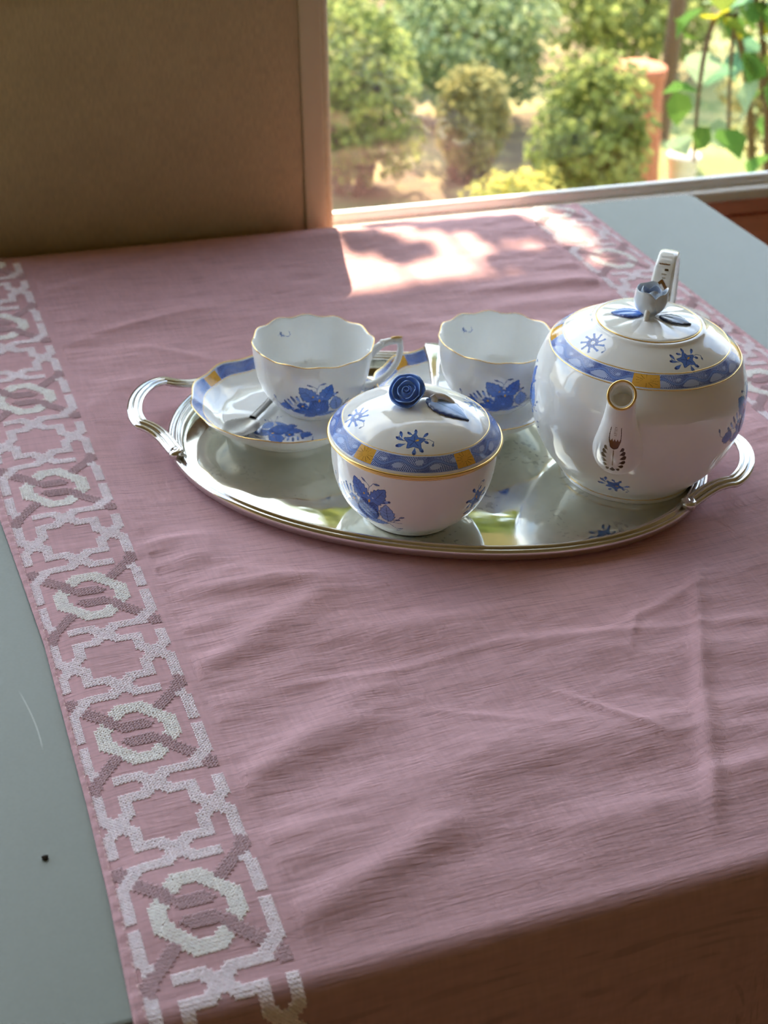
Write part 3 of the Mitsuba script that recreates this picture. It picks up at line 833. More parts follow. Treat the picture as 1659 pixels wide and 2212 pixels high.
for k, side in enumerate((-1, 1)):
    p = handle_path(side)
    d = np.gradient(p[:, :2], axis=0); d /= np.linalg.norm(d, axis=1, keepdims=True)
    nrm = np.stack([-d[:, 1], d[:, 0]], 1)
    out = nrm * np.sign((nrm * p[:, :2]).sum(1, keepdims=True))
    ms = []
    for off, rr, dz in ((.0040, .0021, -.0006), (0, .0019, .0006), (-.0036, .0017, .0002)):
        ms.append(tube(tray_w(p[:, :2] + out * off, p[:, 2] + dz), rr, 12))
    ms.append(tube(tray_w(p[:, :2], p[:, 2] - .0012), .0044, 12, flat=0.32))
    for e in (0, -1):
        c = p[e]; sg = np.sign(c[1])
        a = np.linspace(0, 1.5 * PI, 18)
        curl = np.stack([c[0] - side * (.001 - .0045 * (1 - np.cos(a)) * 0.5), c[1] + sg * .0042 * np.sin(a), np.full(18, c[2] + .0006)], 1)
        ms.append(tube(tray_w(curl[:, :2], curl[:, 2]), np.linspace(.0036, .0022, 18), 10))
        s = trimesh.creation.icosphere(subdivisions=2, radius=.0036); s.apply_translation(tray_w(np.array([c[0] + side * .0022, c[1] + sg * .0030]), c[2])); ms.append(s)
        st = np.array([[c[0] + side * .001, c[1], c[2]], [c[0] - side * .004, c[1] - sg * .003, .0095]])
        ms.append(tube(tray_w(st[:, :2], st[:, 2]), .0028, 8))
    put(nth('tray__handle', k), cat(ms), 'm_silver', 50, text='ribbed silver loop handle')

# ------------------------------------------------------------------ cups and saucers
FLOOR = 0.0050


def saucer(key, c, text, patches, flower_at, rot):
    z0 = TZ + FLOOR
    lob = lambda t0: (lambda a, s: (1 + .011 * np.cos(12 * a + t0) * np.clip(s, 0, 1) ** 3, .0007 * np.cos(12 * a + t0) * np.clip(s, 0, 1) ** 4))
    top = Rev(c, [(.0708, z0 + .0252), (.0692, z0 + .0236), (.0625, z0 + .0178), (.0535, z0 + .0118), (.0465, z0 + .0092), (.040, z0 + .0088), (.020, z0 + .0088), (.0003, z0 + .0088)], 90, lambda a, s: lob(rot)(a, 1 - s))
    bot = Rev(c, [(.0003, z0 + .0030), (.0385, z0 + .0030), (.0395, z0), (.0415, z0), (.0428, z0 + .0036), (.0475, z0 + .0058), (.056, z0 + .0108), (.0645, z0 + .0170), (.0708, z0 + .0252)], 80, lob(rot))
    b = bot.mesh(); b.invert()
    label(key, text, 'saucer', 'porcelain saucers on the tray')
    put(key + '__dish', cat([top.mesh(), b]), 'm_porcelain', True)
    put(key + '__gold_rim', tube(top.ring(0.0), .00042, 8, closed=True), 'm_gold', True, text='thin gold rim')
    l0, l1 = .0013, .0112
    (bm, bc), golds = border(top, l0, l1, patches, 0.115, 18)
    put(key + '__blue_border', bm, 'm_paint', False, color=bc, text='blue feather border')
    for kg, (gm, gc) in enumerate(golds): put(nth(key + '__gold_panel', kg), gm, 'm_paint', False, color=gc, text='gold flower panel in the border')
    put(key + '__border_line', tube(top.ring(l1 + .0006, 0.00005), .00022, 6, closed=True), 'm_gold', True)
    f, fc = decal(bouquet(), top, flower_at, top.L[-1] - .0235, size=2.0, flip=1.0, rot=2.6, scale=.75)
    put(key + '__flower_painting', f, 'm_paint', False, color=fc, text='blue painted flowers')
    return z0 + .0088


def cup(key, c, z0, text, face, haz):
    lob = lambda a, s: (1 + .0125 * np.cos(12 * (a - face)) * np.clip(s, 0, 1) ** 2.5, .0007 * np.cos(12 * (a - face)) * np.clip(s, 0, 1) ** 5)
    H = .0550
    outer = Rev(c, [(.0195, z0 + .0002), (.0212, z0), (.0220, z0 + .0012), (.0224, z0 + .0030), (.0252, z0 + .0044), (.0318, z0 + .0102), (.0380, z0 + .0195), (.0420, z0 + .0315), (.0440, z0 + .0435), (.0450, z0 + H)], 90, lob)
    inv = lambda a, s: (1 + .0125 * np.cos(12 * (a - face)) * np.clip(1 - s, 0, 1) ** 2.5, .0007 * np.cos(12 * (a - face)) * np.clip(1 - s, 0, 1) ** 5)
    inner = Rev(c, [(.0438, z0 + H), (.0426, z0 + .0430), (.0405, z0 + .0315), (.0365, z0 + .0205), (.0300, z0 + .0118), (.0200, z0 + .0066), (.0003, z0 + .0055)], 80, inv)
    rim = Rev(c, [(.0450, z0 + H), (.0447, z0 + H + .0005), (.0441, z0 + H + .0005), (.0438, z0 + H)], 8, lambda a, s: (1 + .0125 * np.cos(12 * (a - face)), .0007 * np.cos(12 * (a - face))), spline=False)
    foot = Rev(c, [(.0003, z0 + .0020), (.0180, z0 + .0020), (.0195, z0 + .0002)], 20); fm = foot.mesh(); fm.invert()
    label(key, text, 'teacup', 'porcelain teacups on the tray')
    put(key + '__bowl', cat([outer.mesh(), inner.mesh(), rim.mesh(), fm]), 'm_porcelain', True)
    put(key + '__gold_rim', tube(outer.ring(outer.L[-1], 0.0) + [0, 0, .0004], .00042, 8, closed=True), 'm_gold', True, text='thin gold rim')
    put(key + '__foot_line', tube(outer.ring(outer.l_of_z(z0 + .0031), .0001), .00025, 6, closed=True), 'm_gold', True)
    l0 = outer.l_of_z(z0 + .0185)
    f, fc = decal(bouquet(), outer, face, l0, size=1.8, scale=0.90)
    put(key + '__flower_painting', f, 'm_paint', False, color=fc, text='large blue painted bouquet')
    tiny = [(line_poly([(-4, 2), (-5, 0), (-3.6, -1.8), (-1.5, -1.6)], .5), B_GREY * 1.4), (line_poly([(0, 0), (5.5, .4)], .3), B_PALE * .8), (drop((2, -2), (3.2, 2.6), 2.0), B_GREY * 1.1), (drop((-1.2, -1.4), (2.5, -.4), 1.2), B_GREY * 1.3)]
    f, fc = decal(tiny, inner, face + PI + 0.42, .0125, size=1.5, flip=-1.0)
    put(key + '__inner_painting', f, 'm_paint', False, color=fc, text='small grey-blue painted sprig inside')
    # handle: a pointed branch-like loop
    D, LAT = np.array([math.cos(haz), math.sin(haz), 0]), np.array([-math.sin(haz), math.cos(haz), 0])
    W = lambda r, z: np.array([c[0], c[1], z0]) + D * r + np.array([0, 0, z])
    a1 = np.array([W(r, z) for r, z in ((.0425, .0410), (.0475, .0445), (.0540, .0492), (.0610, .0505), (.0680, .0510))])
    a2 = np.array([W(r, z) for r, z in ((.0665, .0512), (.0675, .0440), (.0660, .0350), (.0600, .0245), (.0500, .0165), (.0400, .0135))])
    p1 = CubicSpline(np.arange(5), a1)(np.linspace(0, 4, 30)); p2 = CubicSpline(np.arange(6), a2)(np.linspace(0, 5, 44))
    kn = trimesh.creation.icosphere(subdivisions=2, radius=.0026); kn.vertices = kn.vertices * [1, 1, .7] + W(.0535, .0506)
    kn2 = trimesh.creation.icosphere(subdivisions=2, radius=.0033); kn2.apply_translation(W(.0440, .0150))
    hm = cat([tube(p1, np.interp(np.arange(30), [0, 6, 20, 29], [.0042, .0031, .0026, .0023]), 14, upv=LAT), tube(p2, np.interp(np.arange(44), [0, 5, 30, 43], [.0022, .0023, .0025, .0040]), 14, upv=LAT), kn, kn2])
    put(key + '__handle', hm, 'm_porcelain', 60, text='white branch-shaped handle with a pointed bend')
    put(key + '__handle_gold', tube(np.array([W(.0600, .0532), W(.0640, .0536), W(.0682, .0532)]), .0009, 8), 'm_gold', True)


S1, S2 = np.array([-0.5790, -0.3850]), np.array([-0.4425, -0.4080])
C1, C2 = np.array([-0.5566, -0.3790]), np.array([-0.4195, -0.4090])
zc = saucer('saucer', S1, 'blue-bordered white saucer at the left end of the tray, a spoon bowl lying on it', [2.3, 2.3 + PI / 2, 2.3 + PI, 2.3 - PI / 2], -2.05, 0.4)
saucer('saucer_001', S2, 'blue-bordered white saucer in the middle of the tray, behind the sugar bowl', [0.5, 0.5 + PI / 2, 0.5 + PI, 0.5 - PI / 2], -2.1, 0.2)
cup('teacup', C1, zc + .0003, 'white teacup with a blue flower bouquet on the left saucer, its handle in full view', math.radians(-101), math.radians(-6))
cup('teacup_001', C2, zc + .0003, 'white teacup with a blue flower bouquet partly hidden behind the round teapot', math.radians(-104), math.radians(-6))


# ------------------------------------------------------------------ spoons
def spoon(key, bowl, az, zpath, text, mat, flip=1):
    """bowl: centre in plan; the handle runs along az; zpath: (distance from the bowl's centre, height)."""
    D, S = np.array([math.cos(az), math.sin(az)]), np.array([-math.sin(az), math.cos(az)])
    zs_ = PchipInterpolator(*np.array(zpath).T)
    def sheet(t, half, thick, dish):
        rows = []
        q = np.linspace(-1, 1, 15)
        for ti, hw, tk, ds in zip(t, half, thick, dish):
            x = bowl[0] + D[0] * ti + S[0] * q * hw; y = bowl[1] + D[1] * ti + S[1] * q * hw
            z = TZ + zs_(ti) - ds * (1 - q ** 2)
            up_ = np.stack([x, y, z + tk / 2 * np.sqrt(np.maximum(1 - q ** 6, 0.02))], 1); dn = np.stack([x, y, z - tk / 2 * np.sqrt(np.maximum(1 - q ** 6, 0.02))], 1)
            rows.append(np.vstack([up_, dn[::-1]]))
        m = grid_mesh(np.stack(rows), False, True); m.fix_normals(); return m
    t = np.linspace(-.0190, .0200, 40)
    a = np.clip((t + .0190) / .0390, 0, 1)
    half = np.maximum(.0128 * np.sin(PI * np.clip(a * .985 + .004, 0, 1) ** 0.9) ** 0.62, .0018)
    half[-6:] = np.maximum(half[-6:], np.linspace(.0042, .0030, 6))
    put(key + '__bowl', sheet(t, half, np.full(40, .0012), .0052 * (half / .0128) ** 1.4 * (1 - np.clip(a, .85, 1) * 0 )), mat, True)
    t = np.linspace(.0185, .1060, 70)
    hw = np.interp(t, [.0185, .024, .050, .075, .092, .1005, .104, .1060], [.0030, .0026, .0028, .0046, .0070, .0076, .0064, .0012])
    hw[-8:] = .0076 * np.sqrt(np.clip(1 - ((t[-8:] - .0985) / .0077) ** 2, .02, 1))
    put(key + '__handle', sheet(t, hw, np.interp(t, [.0185, .03, .106], [.0026, .0024, .0015]), np.full(70, -.0006)), mat, True)
    e = t[t > .060]
    h2 = np.interp(e, t, hw) * .80
    path = []
    for s in (1, -1):
        ee, hh = (e[:-2], h2[:-2]) if s == 1 else (e[:-2][::-1], h2[:-2][::-1])
        for ti, h_ in zip(ee, hh): path.append([bowl[0] + D[0] * ti + S[0] * s * h_, bowl[1] + D[1] * ti + S[1] * s * h_, TZ + float(zs_(ti)) + .0014])
    put(key + '__thread_border', tube(np.array(path), .00055, 6), mat, True)
    label(key, text, 'spoon', 'silver teaspoons on the saucers')


spoon('teaspoon', np.array([-0.6195, -0.4060]), math.radians(48), [(-.02, .0225), (0, .0218), (.02, .0190), (.04, .0190), (.07, .0235), (.095, .0295), (.107, .0320)],
      'silver teaspoon lying on the left saucer, its bowl towards the camera', 'm_spoon_dull')
spoon('teaspoon_001', np.array([-0.4765, -0.4350]), math.radians(70.5), [(-.02, .0215), (0, .0205), (.02, .0190), (.04, .0215), (.06, .0278), (.08, .0318), (.095, .0326), (.107, .0312)],
      'silver teaspoon with its bright handle end standing out behind the sugar bowl', 'm_spoon')


# ------------------------------------------------------------------ flowers of porcelain
def petal(R, h, a0, width, open_, flare, thick=.0007, wav=0.0, n=18, m=14, seed=0, bulb=1.0):
    """A cupped petal about the z axis: starts at the base, rises to h at radius R."""
    u, v = np.meshgrid(np.linspace(-1, 1, n), np.linspace(0, 1, m), indexing='ij')
    ang = a0 + u * width * (0.35 + 0.65 * np.sin(np.clip(v, 0, 1) * PI * 0.62))
    top = 1 - 0.22 * u ** 2 + wav * np.sin(u * 5 + seed)
    z = h * v * top
    r = R * (0.25 + 0.75 * np.sin(np.clip(v * bulb, 0, 1) * PI / 2) ** 0.8 - 0.35 * np.clip(v * bulb - 1, 0, None) ** 1.5) * open_ + flare * v ** 4
    sheets = [np.stack([(r + o) * np.cos(ang), (r + o) * np.sin(ang), z], -1) for o in (0, thick)]
    P = np.concatenate([sheets[0], sheets[1][:, ::-1]], 1)
    mm = grid_mesh(P, False, True)
    k = P.shape[1]
    caps = []
    for row, fl in ((0, 1), (n - 1, -1)):
        for j in range(m - 1):
            a, b, c, d = row * k + j, row * k + j + 1, row * k + k - 2 - j, row * k + k - 1 - j
            caps += [[a, b, c][::fl], [a, c, d][::fl]]
    mm = trimesh.Trimesh(mm.vertices, np.vstack([mm.faces, np.array(caps)]), process=False)
    mm.fix_normals()
    return mm


def rose():
    """An opening rose: a curled heart, three inner and five outer petals; in metres about z."""
    a = np.linspace(0, 3.4 * PI, 60)
    r = .0009 + .00022 * a
    heart = np.stack([r * np.cos(a), r * np.sin(a)], 1)
    P = np.stack([np.c_[heart * (1 - .15 * (1 - t)), np.full(60, .004 + t * .0060 - a * 0.00012)] for t in np.linspace(0, 1, 6)], 1)
    Q = np.stack([np.c_[heart * (1 - .15 * (1 - t)) * 1.0 + .00045 * np.stack([np.cos(a), np.sin(a)], 1), np.full(60, .004 + t * .0060 - a * 0.00012)] for t in np.linspace(0, 1, 6)], 1)
    ms = [grid_mesh(np.concatenate([P, Q[:, ::-1]], 1), False, True)]
    for k in range(3): ms.append(petal(.0052, .0098, 0.5 + k * 2.1, 1.25, 1.0, .0004, wav=.05, seed=k))
    for k in range(3): ms.append(petal(.0080, .0098, 1.6 + k * 2.1, 1.15, 1.0, .0010, wav=.06, seed=k + 3))
    for k in range(4): ms.append(petal(.0103, .0086, 0.9 + k * 1.57, 0.95, 1.0, .0012, wav=.07, seed=k + 7))
    s = trimesh.creation.icosphere(subdivisions=3, radius=.0078); s.vertices = s.vertices * [1, 1, .55] + [0, 0, .0035]; ms.append(s)
    return cat(ms)


RIGHT2, BACK2 = np.array([math.cos(YAW), -math.sin(YAW)]), np.array([math.sin(YAW), math.cos(YAW)])


def flat_leaf(surf, base, tip, w, lift, col_in, col_edge, edge_side=1):
    """A leaf modelled in relief on the top of a lid; base and tip in metres from its middle, seen from the front (right, back)."""
    base, tip = base[0] * RIGHT2 + base[1] * BACK2, tip[0] * RIGHT2 + tip[1] * BACK2
    ax = tip - base; L = np.linalg.norm(ax); ax /= L
    pr_ = np.array([-ax[1], ax[0]])
    t, q = np.meshgrid(np.linspace(0, 1, 40), np.linspace(-1, 1, 19), indexing='ij')
    hw_ = w / 2 * np.sin(PI * np.clip(t, 0.001, .999) ** 0.8) ** 0.8 * (1 + .04 * np.sin(t * 45))
    xy = base + (t * L)[..., None] * ax + (q * hw_)[..., None] * pr_
    r = np.hypot(xy[..., 0], xy[..., 1]); th_ = np.arctan2(xy[..., 1], xy[..., 0])
    l = np.interp(-r, -surf.P[:, 0], surf.L)
    hgt = lift * (1 - q ** 2) ** 0.5 + .0004 + .0006 * np.sin(t * PI)
    P = surf.at(th_, l) + np.array([0, 0, 1.0]) * hgt[..., None]
    e = sst(0.66, 0.92, edge_side * q)[..., None]
    vn = (np.abs(q + .1) < .07)[..., None] * 0.45
    c = (np.asarray(col_in) * (1 - vn) + np.asarray(col_edge) * vn) * (1 - e) + np.asarray(col_edge) * e
    m = grid_mesh(P)
    if m.face_normals[:, 2].mean() < 0: m.invert()
    return m, c.reshape(-1, 3)


# ------------------------------------------------------------------ sugar bowl
SC = np.array([-0.5322, -0.5246])
z0 = TZ + FLOOR - .0003
label('sugar_bowl', 'lidded white sugar bowl with a blue rose on top, front of the tray', 'sugar bowl')
sb = Rev(SC, [(.0290, z0 + .0004), (.0312, z0), (.0326, z0 + .0012), (.0332, z0 + .0030), (.0365, z0 + .0058), (.0445, z0 + .0130), (.0508, z0 + .0240), (.0545, z0 + .0370), (.0558, z0 + .0490), (.0560, z0 + .0600)], 110)
ft = Rev(SC, [(.0003, z0 + .002), (.0275, z0 + .002), (.0290, z0 + .0004)], 12); fm = ft.mesh(); fm.invert()
si = Rev(SC, [(.0560, z0 + .0600), (.0545, z0 + .0602), (.0535, z0 + .045), (.048, z0 + .022), (.030, z0 + .008), (.0003, z0 + .006)], 50)
put('sugar_bowl__body', cat([sb.mesh(168), fm, si.mesh(168)]), 'm_porcelain', True)
put('sugar_bowl__gold_rim', tube(sb.ring(sb.L[-1]) + [0, 0, -.0006], .00125, 10, closed=True), 'm_gold', True, text='gold rim of the bowl')
AZ = math.atan2(EYE[1] - SC[1], EYE[0] - SC[0])
f, fc = decal(bouquet(), sb, AZ - .56, sb.l_of_z(z0 + .0265), size=1.8, rot=-0.22, scale=0.94)
put('sugar_bowl__flower_painting', f, 'm_paint', False, color=fc, text='large dark blue painted bouquet')
f, fc = decal(sprig(0), sb, AZ + .93, sb.l_of_z(z0 + .033), size=1.5, rot=1.5, scale=1.12)
put('sugar_bowl__flower_painting_001', f, 'm_paint', False, color=fc, text='small blue painted sprig')
zl = z0 + .0604
rib = lambda a, s: (1 + .006 * np.abs(np.cos(6 * a)) * np.clip((s - .12) / .15, 0, 1) * np.clip((1 - s) / .3, 0, 1), 0 * a)
lid = Rev(SC, [(.0545, zl + .0002), (.0570, zl + .0004), (.0580, zl + .0016), (.0576, zl + .0032), (.0550, zl + .0066), (.0510, zl + .0104), (.0440, zl + .0158), (.0340, zl + .0212), (.0220, zl + .0250), (.0110, zl + .0268), (.0003, zl + .0272)], 110, rib)
put('sugar_bowl__lid', lid.mesh(168), 'm_porcelain', True, text='domed white lid')
put('sugar_bowl__lid__gold_edge', tube(lid.ring(lid.l_of_z(zl + .0014), .0001), .0011, 10, closed=True), 'm_gold', True, text='gold edge of the lid')
lb0, lb1 = lid.l_of_z(zl + .0040), lid.l_of_z(zl + .0118)
(bm, bc), golds = border(lid, lb0, lb1, [AZ - .62, AZ + .66, AZ + 2.1, AZ - 2.1], .125, 14)
put('sugar_bowl__lid__blue_border', bm, 'm_paint', False, color=bc, text='blue feather border')
for kg, (gm, gc) in enumerate(golds): put(nth('sugar_bowl__lid__gold_panel', kg), gm, 'm_paint', False, color=gc, text='gold flower panel')
put('sugar_bowl__lid__border_line', tube(lid.ring(lb1 + .0008, .00005), .00022, 6, closed=True), 'm_gold', True)
f, fc = decal(sprig(0), lid, AZ - .0, lid.l_of_z(zl + .0178), size=1.5, scale=1.0)
put('sugar_bowl__lid__flower_painting', f, 'm_paint', False, color=fc, text='small blue painted flower')
f, fc = decal(sprig(1), lid, AZ - 1.25, lid.l_of_z(zl + .0178), size=1.5, scale=1.0)
put('sugar_bowl__lid__flower_painting_001', f, 'm_paint', False, color=fc, text='small blue painted flower')
f, fc = decal(sprig(1), lid, AZ + 1.9, lid.l_of_z(zl + .0178), size=1.5, scale=1.0)
put('sugar_bowl__lid__flower_painting_002', f, 'm_paint', False, color=fc)
cam = EYE - np.array([*SC, zl]); cam /= np.linalg.norm(cam)
left = np.array([-math.cos(YAW), math.sin(YAW), 0])
back = np.array([math.sin(YAW), math.cos(YAW), 0])
RZ = np.array([0, 0, 1.0])
rpos = np.array([SC[0], SC[1], zl + .0300]) + left * .0050 - back * .0010
rz = cam * 0.75 + left * .28 + RZ * .45
R = place(rose(), frame_z(rz, left), rpos)
loc = (R.vertices - rpos) @ frame_z(rz, left).T
k = sst(.0010, .0062, loc[:, 2])[:, None]
rc = srgb(190, 202, 220) * (1 - k) + srgb(100, 140, 205) * k
put('sugar_bowl__lid__rose', R, 'm_rose_blue', True, color=rc, text='blue porcelain rose knob')
st = np.array([rpos + rz / np.linalg.norm(rz) * .002 - left * .006, rpos - left * .0125 + RZ * .0010 + back * .002, rpos - left * .0170 + RZ * .0006 + back * .0005, rpos - left * .0215 - RZ * .0000 + back * .001,
               rpos - left * .0265 - RZ * .0030 + back * .001, rpos - left * .0290 - RZ * .0062])
sp = CubicSpline(np.arange(6), st)(np.linspace(0, 5, 40))
st2 = np.array([rpos - left * .0150 + RZ * .001, rpos - left * .0165 - RZ * .003 - back * .003, rpos - left * .0150 - RZ * .0062 - back * .006, rpos - left * .0120 - RZ * .0075 - back * .004])
sp2 = CubicSpline(np.arange(4), st2)(np.linspace(0, 3, 24))
put('sugar_bowl__lid__stem', cat([tube(sp, np.linspace(.0030, .0020, 40), 12), tube(sp2, np.linspace(.0024, .0022, 24), 12)]), 'm_porcelain', 60, text='white twisted stem of the rose')
m, c = flat_leaf(lid, (.0060, -.0010), (.0345, -.0140), .0205, .0009, srgb(150, 182, 232), srgb(36, 58, 120), -1)
put('sugar_bowl__lid__leaf', m, 'm_rose_blue', True, color=c, text='blue porcelain leaf with a dark edge')

# ------------------------------------------------------------------ teapot
TC = np.array([-0.3600, -0.5180])
label('teapot', 'round white teapot with a blue and gold band at the right of the tray', 'teapot')
z0 = TZ + FLOOR
ribp = lambda a, s: (1 + .0045 * np.abs(np.cos(6 * a + .5)) * np.clip((s - .70) / .03, 0, 1) * np.clip((1 - s) / .05, 0, 1), 0 * a)
Zt = TZ
pot = Rev(TC, [(.0440, z0 + .0004), (.0466, z0), (.0476, z0 + .0010), (.0477, z0 + .0026), (.0482, z0 + .0042), (.0520, Zt + .0135), (.0625, Zt + .0265), (.0712, Zt + .0445), (.0752, Zt + .0640), (.0742, Zt + .0830),
               (.0705, Zt + .0965), (.0655, Zt + .1062), (.0560, Zt + .1137), (.0470, Zt + .1192), (.0400, Zt + .1232), (.0380, Zt + .1250), (.0366, Zt + .1253), (.0360, Zt + .1240)], 170, ribp)
ft = Rev(TC, [(.0003, z0 + .003), (.0415, z0 + .003), (.0440, z0 + .0004)], 12); fm = ft.mesh(); fm.invert()
put('teapot__body', cat([pot.mesh(216), fm]), 'm_porcelain', True)
put('teapot__foot_line', tube(pot.ring(pot.l_of_z(z0 + .0042), .0001), .0003, 6, closed=True), 'm_gold', True)
put('teapot__gold_rim', tube(pot.ring(pot.l_of_z(Zt + .1250), .0001), .0009, 8, closed=True), 'm_gold', True, text='gold rim around the lid')
pb0, pb1 = pot.l_of_z(Zt + .1060), pot.l_of_z(Zt + .1126)
AZ = math.atan2(EYE[1] - TC[1], EYE[0] - TC[0])
(bm, bc), golds = border(pot, pb0, pb1, [AZ + .07, AZ + .07 - PI / 2, AZ + .07 + PI / 2, AZ + .07 + PI], .145, 19)
put('teapot__blue_border', bm, 'm_paint', False, color=bc, text='blue feather border')
for kg, (gm, gc) in enumerate(golds): put(nth('teapot__gold_panel', kg), gm, 'm_paint', False, color=gc, text='gold panel in the border')
for k, l in enumerate((pb0 - .0009, pb1 + .0009)):
    put(nth('teapot__border_line', k), tube(pot.ring(l, .00006), .00035, 6, closed=True), 'm_gold', True)
for k, (kind, da, zz, rot, sc) in enumerate(((1, -.80, .1185, 0.0, 1.0), (0, .62, .1180, .1, 1.0), (0, -.10, .0275, -.45, .95))):
    f, fc = decal(sprig(kind), pot, AZ + da, pot.l_of_z(Zt + zz), size=1.5, rot=rot, scale=sc)
    put(nth('teapot__flower_painting', k), f, 'm_paint', False, color=fc, text='small blue painted flower')
for k, (da, zz) in enumerate(((-1.45, .062), (1.38, .066))):
    f, fc = decal(bouquet(), pot, AZ + da, pot.l_of_z(Zt + zz), size=2.0, scale=1.0)
    put(nth('teapot__flower_painting', 3 + k), f, 'm_paint', False, color=fc, text='large blue painted bouquet on the side')
# lid
plid = Rev(TC, [(.0358, Zt + .1236), (.0356, Zt + .1252), (.0345, Zt + .1260), (.0300, Zt + .1270), (.0200, Zt + .1283), (.0100, Zt + .1290), (.0003, Zt + .1292)], 60,
           lambda a, s: (1 + 0 * a, .0004 * np.abs(np.cos(6 * a + .5)) * np.clip(s / .2, 0, 1) * np.clip((1 - s) / .5, 0, 1)))
put('teapot__lid', plid.mesh(168), 'm_porcelain', True, text='flat domed white lid')
put('teapot__lid__gold_line', tube(plid.ring(plid.l_of_z(Zt + .1253), .0001), .0004, 6, closed=True), 'm_gold', True)
ms, cols = [], []
base = np.array([TC[0], TC[1], Zt + .1288]) + back * .0015 + left * .0005
for k in range(3):
    p = petal(.0078, .0195, 0.3 + k * 2.094, 1.25, 1.0, .0000, wav=.03, seed=k, bulb=1.8); ms.append(p); cols.append(np.tile(srgb(190, 202, 215), (len(p.vertices), 1)))
for k in range(3):
    p = petal(.0106, .0200, 1.35 + k * 2.094, 1.10, 1.0, .0022, wav=.05, seed=k + 4, bulb=1.75); ms.append(p); cols.append(np.tile(srgb(205, 214, 222), (len(p.vertices), 1)))
p = petal(.0040, .0150, 0.0, 2.9, 1.0, .0, seed=1); ms.append(p); cols.append(np.tile(srgb(70, 115, 190), (len(p.vertices), 1)))
s = trimesh.creation.icosphere(subdivisions=3, radius=.0052); s.vertices = s.vertices * [1, 1, .9] + [0, 0, .002]; ms.append(s); cols.append(np.tile(srgb(205, 212, 218), (len(s.vertices), 1)))
R = cat(ms); R.apply_translation(base)
put('teapot__lid__rosebud', R, 'm_rose_blue', True, color=np.vstack(cols), text='pale blue porcelain rosebud knob')
st = np.array([base - back * .003 + RZ * .0060, base - back * .0060 + left * .0015 + RZ * .0085, base - back * .0085 + left * .0024 + RZ * .0072, base - back * .0098 + left * .0030 + RZ * .0030, base - back * .0108 + left * .0034 - RZ * .0010])
put('teapot__lid__stem', tube(CubicSpline(np.arange(5), st)(np.linspace(0, 4, 30)), np.linspace(.0018, .0021, 30), 10), 'm_porcelain', 60, text='white twig stem')
for k, (b_, t_, w_, ci, cd, es) in enumerate((((-.0050, -.0010), (-.0262, .0020), .0150, srgb(96, 140, 220), srgb(40, 70, 150), 1), ((.0060, -.0030), (.0272, -.0100), .0150, srgb(84, 100, 128), srgb(36, 50, 84), -1))):
    m, c = flat_leaf(plid, b_, t_, w_, .0009, ci, cd, es)
    put(nth('teapot__lid__leaf', k), m, 'm_rose_blue', True, color=c, text=('bright blue porcelain leaf', 'dark grey-blue porcelain leaf')[k])
# spout
SAZ = math.radians(-128.5)
SD, SL = np.array([math.cos(SAZ), math.sin(SAZ), 0]), np.array([-math.sin(SAZ), math.cos(SAZ), 0])
sk = np.array([(.0560, .0570), (.0690, .0610), (.0785, .0710), (.0850, .0860), (.0895, .1000), (.0945, .1130)])
sr = np.array([.0185, .0182, .0160, .0125, .0102, .0094])
tpar = np.r_[0, np.cumsum(np.linalg.norm(np.diff(sk, axis=0), axis=1))]
lsp = np.linspace(0, tpar[-1], 70)
spine = CubicSpline(tpar, sk)(lsp); srad = PchipInterpolator(tpar, sr)(lsp)


class Spout:
    def __init__(self):
        d = np.gradient(spine, axis=0); d /= np.linalg.norm(d, axis=1, keepdims=True)
        kk = sst(0.62, 1.0, np.linspace(0, 1, 70))[:, None]                    # the lip turns out towards its front
        d = d * (1 - kk) + kk * np.array([0.86, 0.51]); d /= np.linalg.norm(d, axis=1, keepdims=True)
        self.ax = d; self.L = lsp; self.P = np.c_[srad, lsp]

    def at(self, th, l):
        th, l = np.broadcast_arrays(np.asarray(th, float), np.asarray(l, float))
        g = lambda a: np.interp(l, lsp, a)
        r = g(srad); ax0, ax1 = g(self.ax[:, 0]), g(self.ax[:, 1])
        n0, n1 = ax1, -ax0                                                    # the side facing out and down
        ce_, se_ = np.cos(th), np.sin(th)
        rho, z = g(spine[:, 0]) + r * ce_ * n0, g(spine[:, 1]) + r * ce_ * n1
        lat = r * se_ * 0.96
        return np.stack([TC[0] + SD[0] * rho + SL[0] * lat, TC[1] + SD[1] * rho + SL[1] * lat, Zt + z], -1)

    normal = Rev.normal


sp_ = Spout()
a = np.linspace(0, 2 * PI, 48, endpoint=False)
A, Bm = np.meshgrid(a, lsp, indexing='ij')
outer = grid_mesh(sp_.at(A, Bm), True, False)
tip, tax = sp_.at(a, lsp[-1]), sp_.ax[-1]
tc_ = tip.mean(0); tdir = SD * tax[0] + np.array([0, 0, tax[1]])
rin = [tip, tc_ + (tip - tc_) * .97 + tdir * .0006, tc_ + (tip - tc_) * .80 + tdir * .0004, tc_ + (tip - tc_) * .74 - tdir * .002, tc_ + (tip - tc_) * .72 - tdir * .012, tc_ + (tip - tc_) * .02 - tdir * .0125]
inn = grid_mesh(np.stack(rin, 1), True, False)
so = cat([outer, inn])
if (outer.face_normals * (outer.triangles_center - outer.vertices.mean(0))).sum() < 0: so.invert()
put('teapot__spout', so, 'm_porcelain', 50, text='white spout with a round mouth')
put('teapot__spout__gold_lip', tube(tc_ + (tip - tc_) * .97 + tdir * .0002, .0009, 8, closed=True), 'm_gold', True, text='gold ring around the mouth')
BR, BRD = srgb(112, 74, 32), srgb(66, 44, 24)
it = []
it.append((line_poly([(-5.6, 45), (-6.2, 37), (-6.0, 31), (-3.6, 25.5), (0, 24.2), (3.6, 25.5), (6.0, 31), (6.2, 37), (5.6, 45)], .8), BRD))
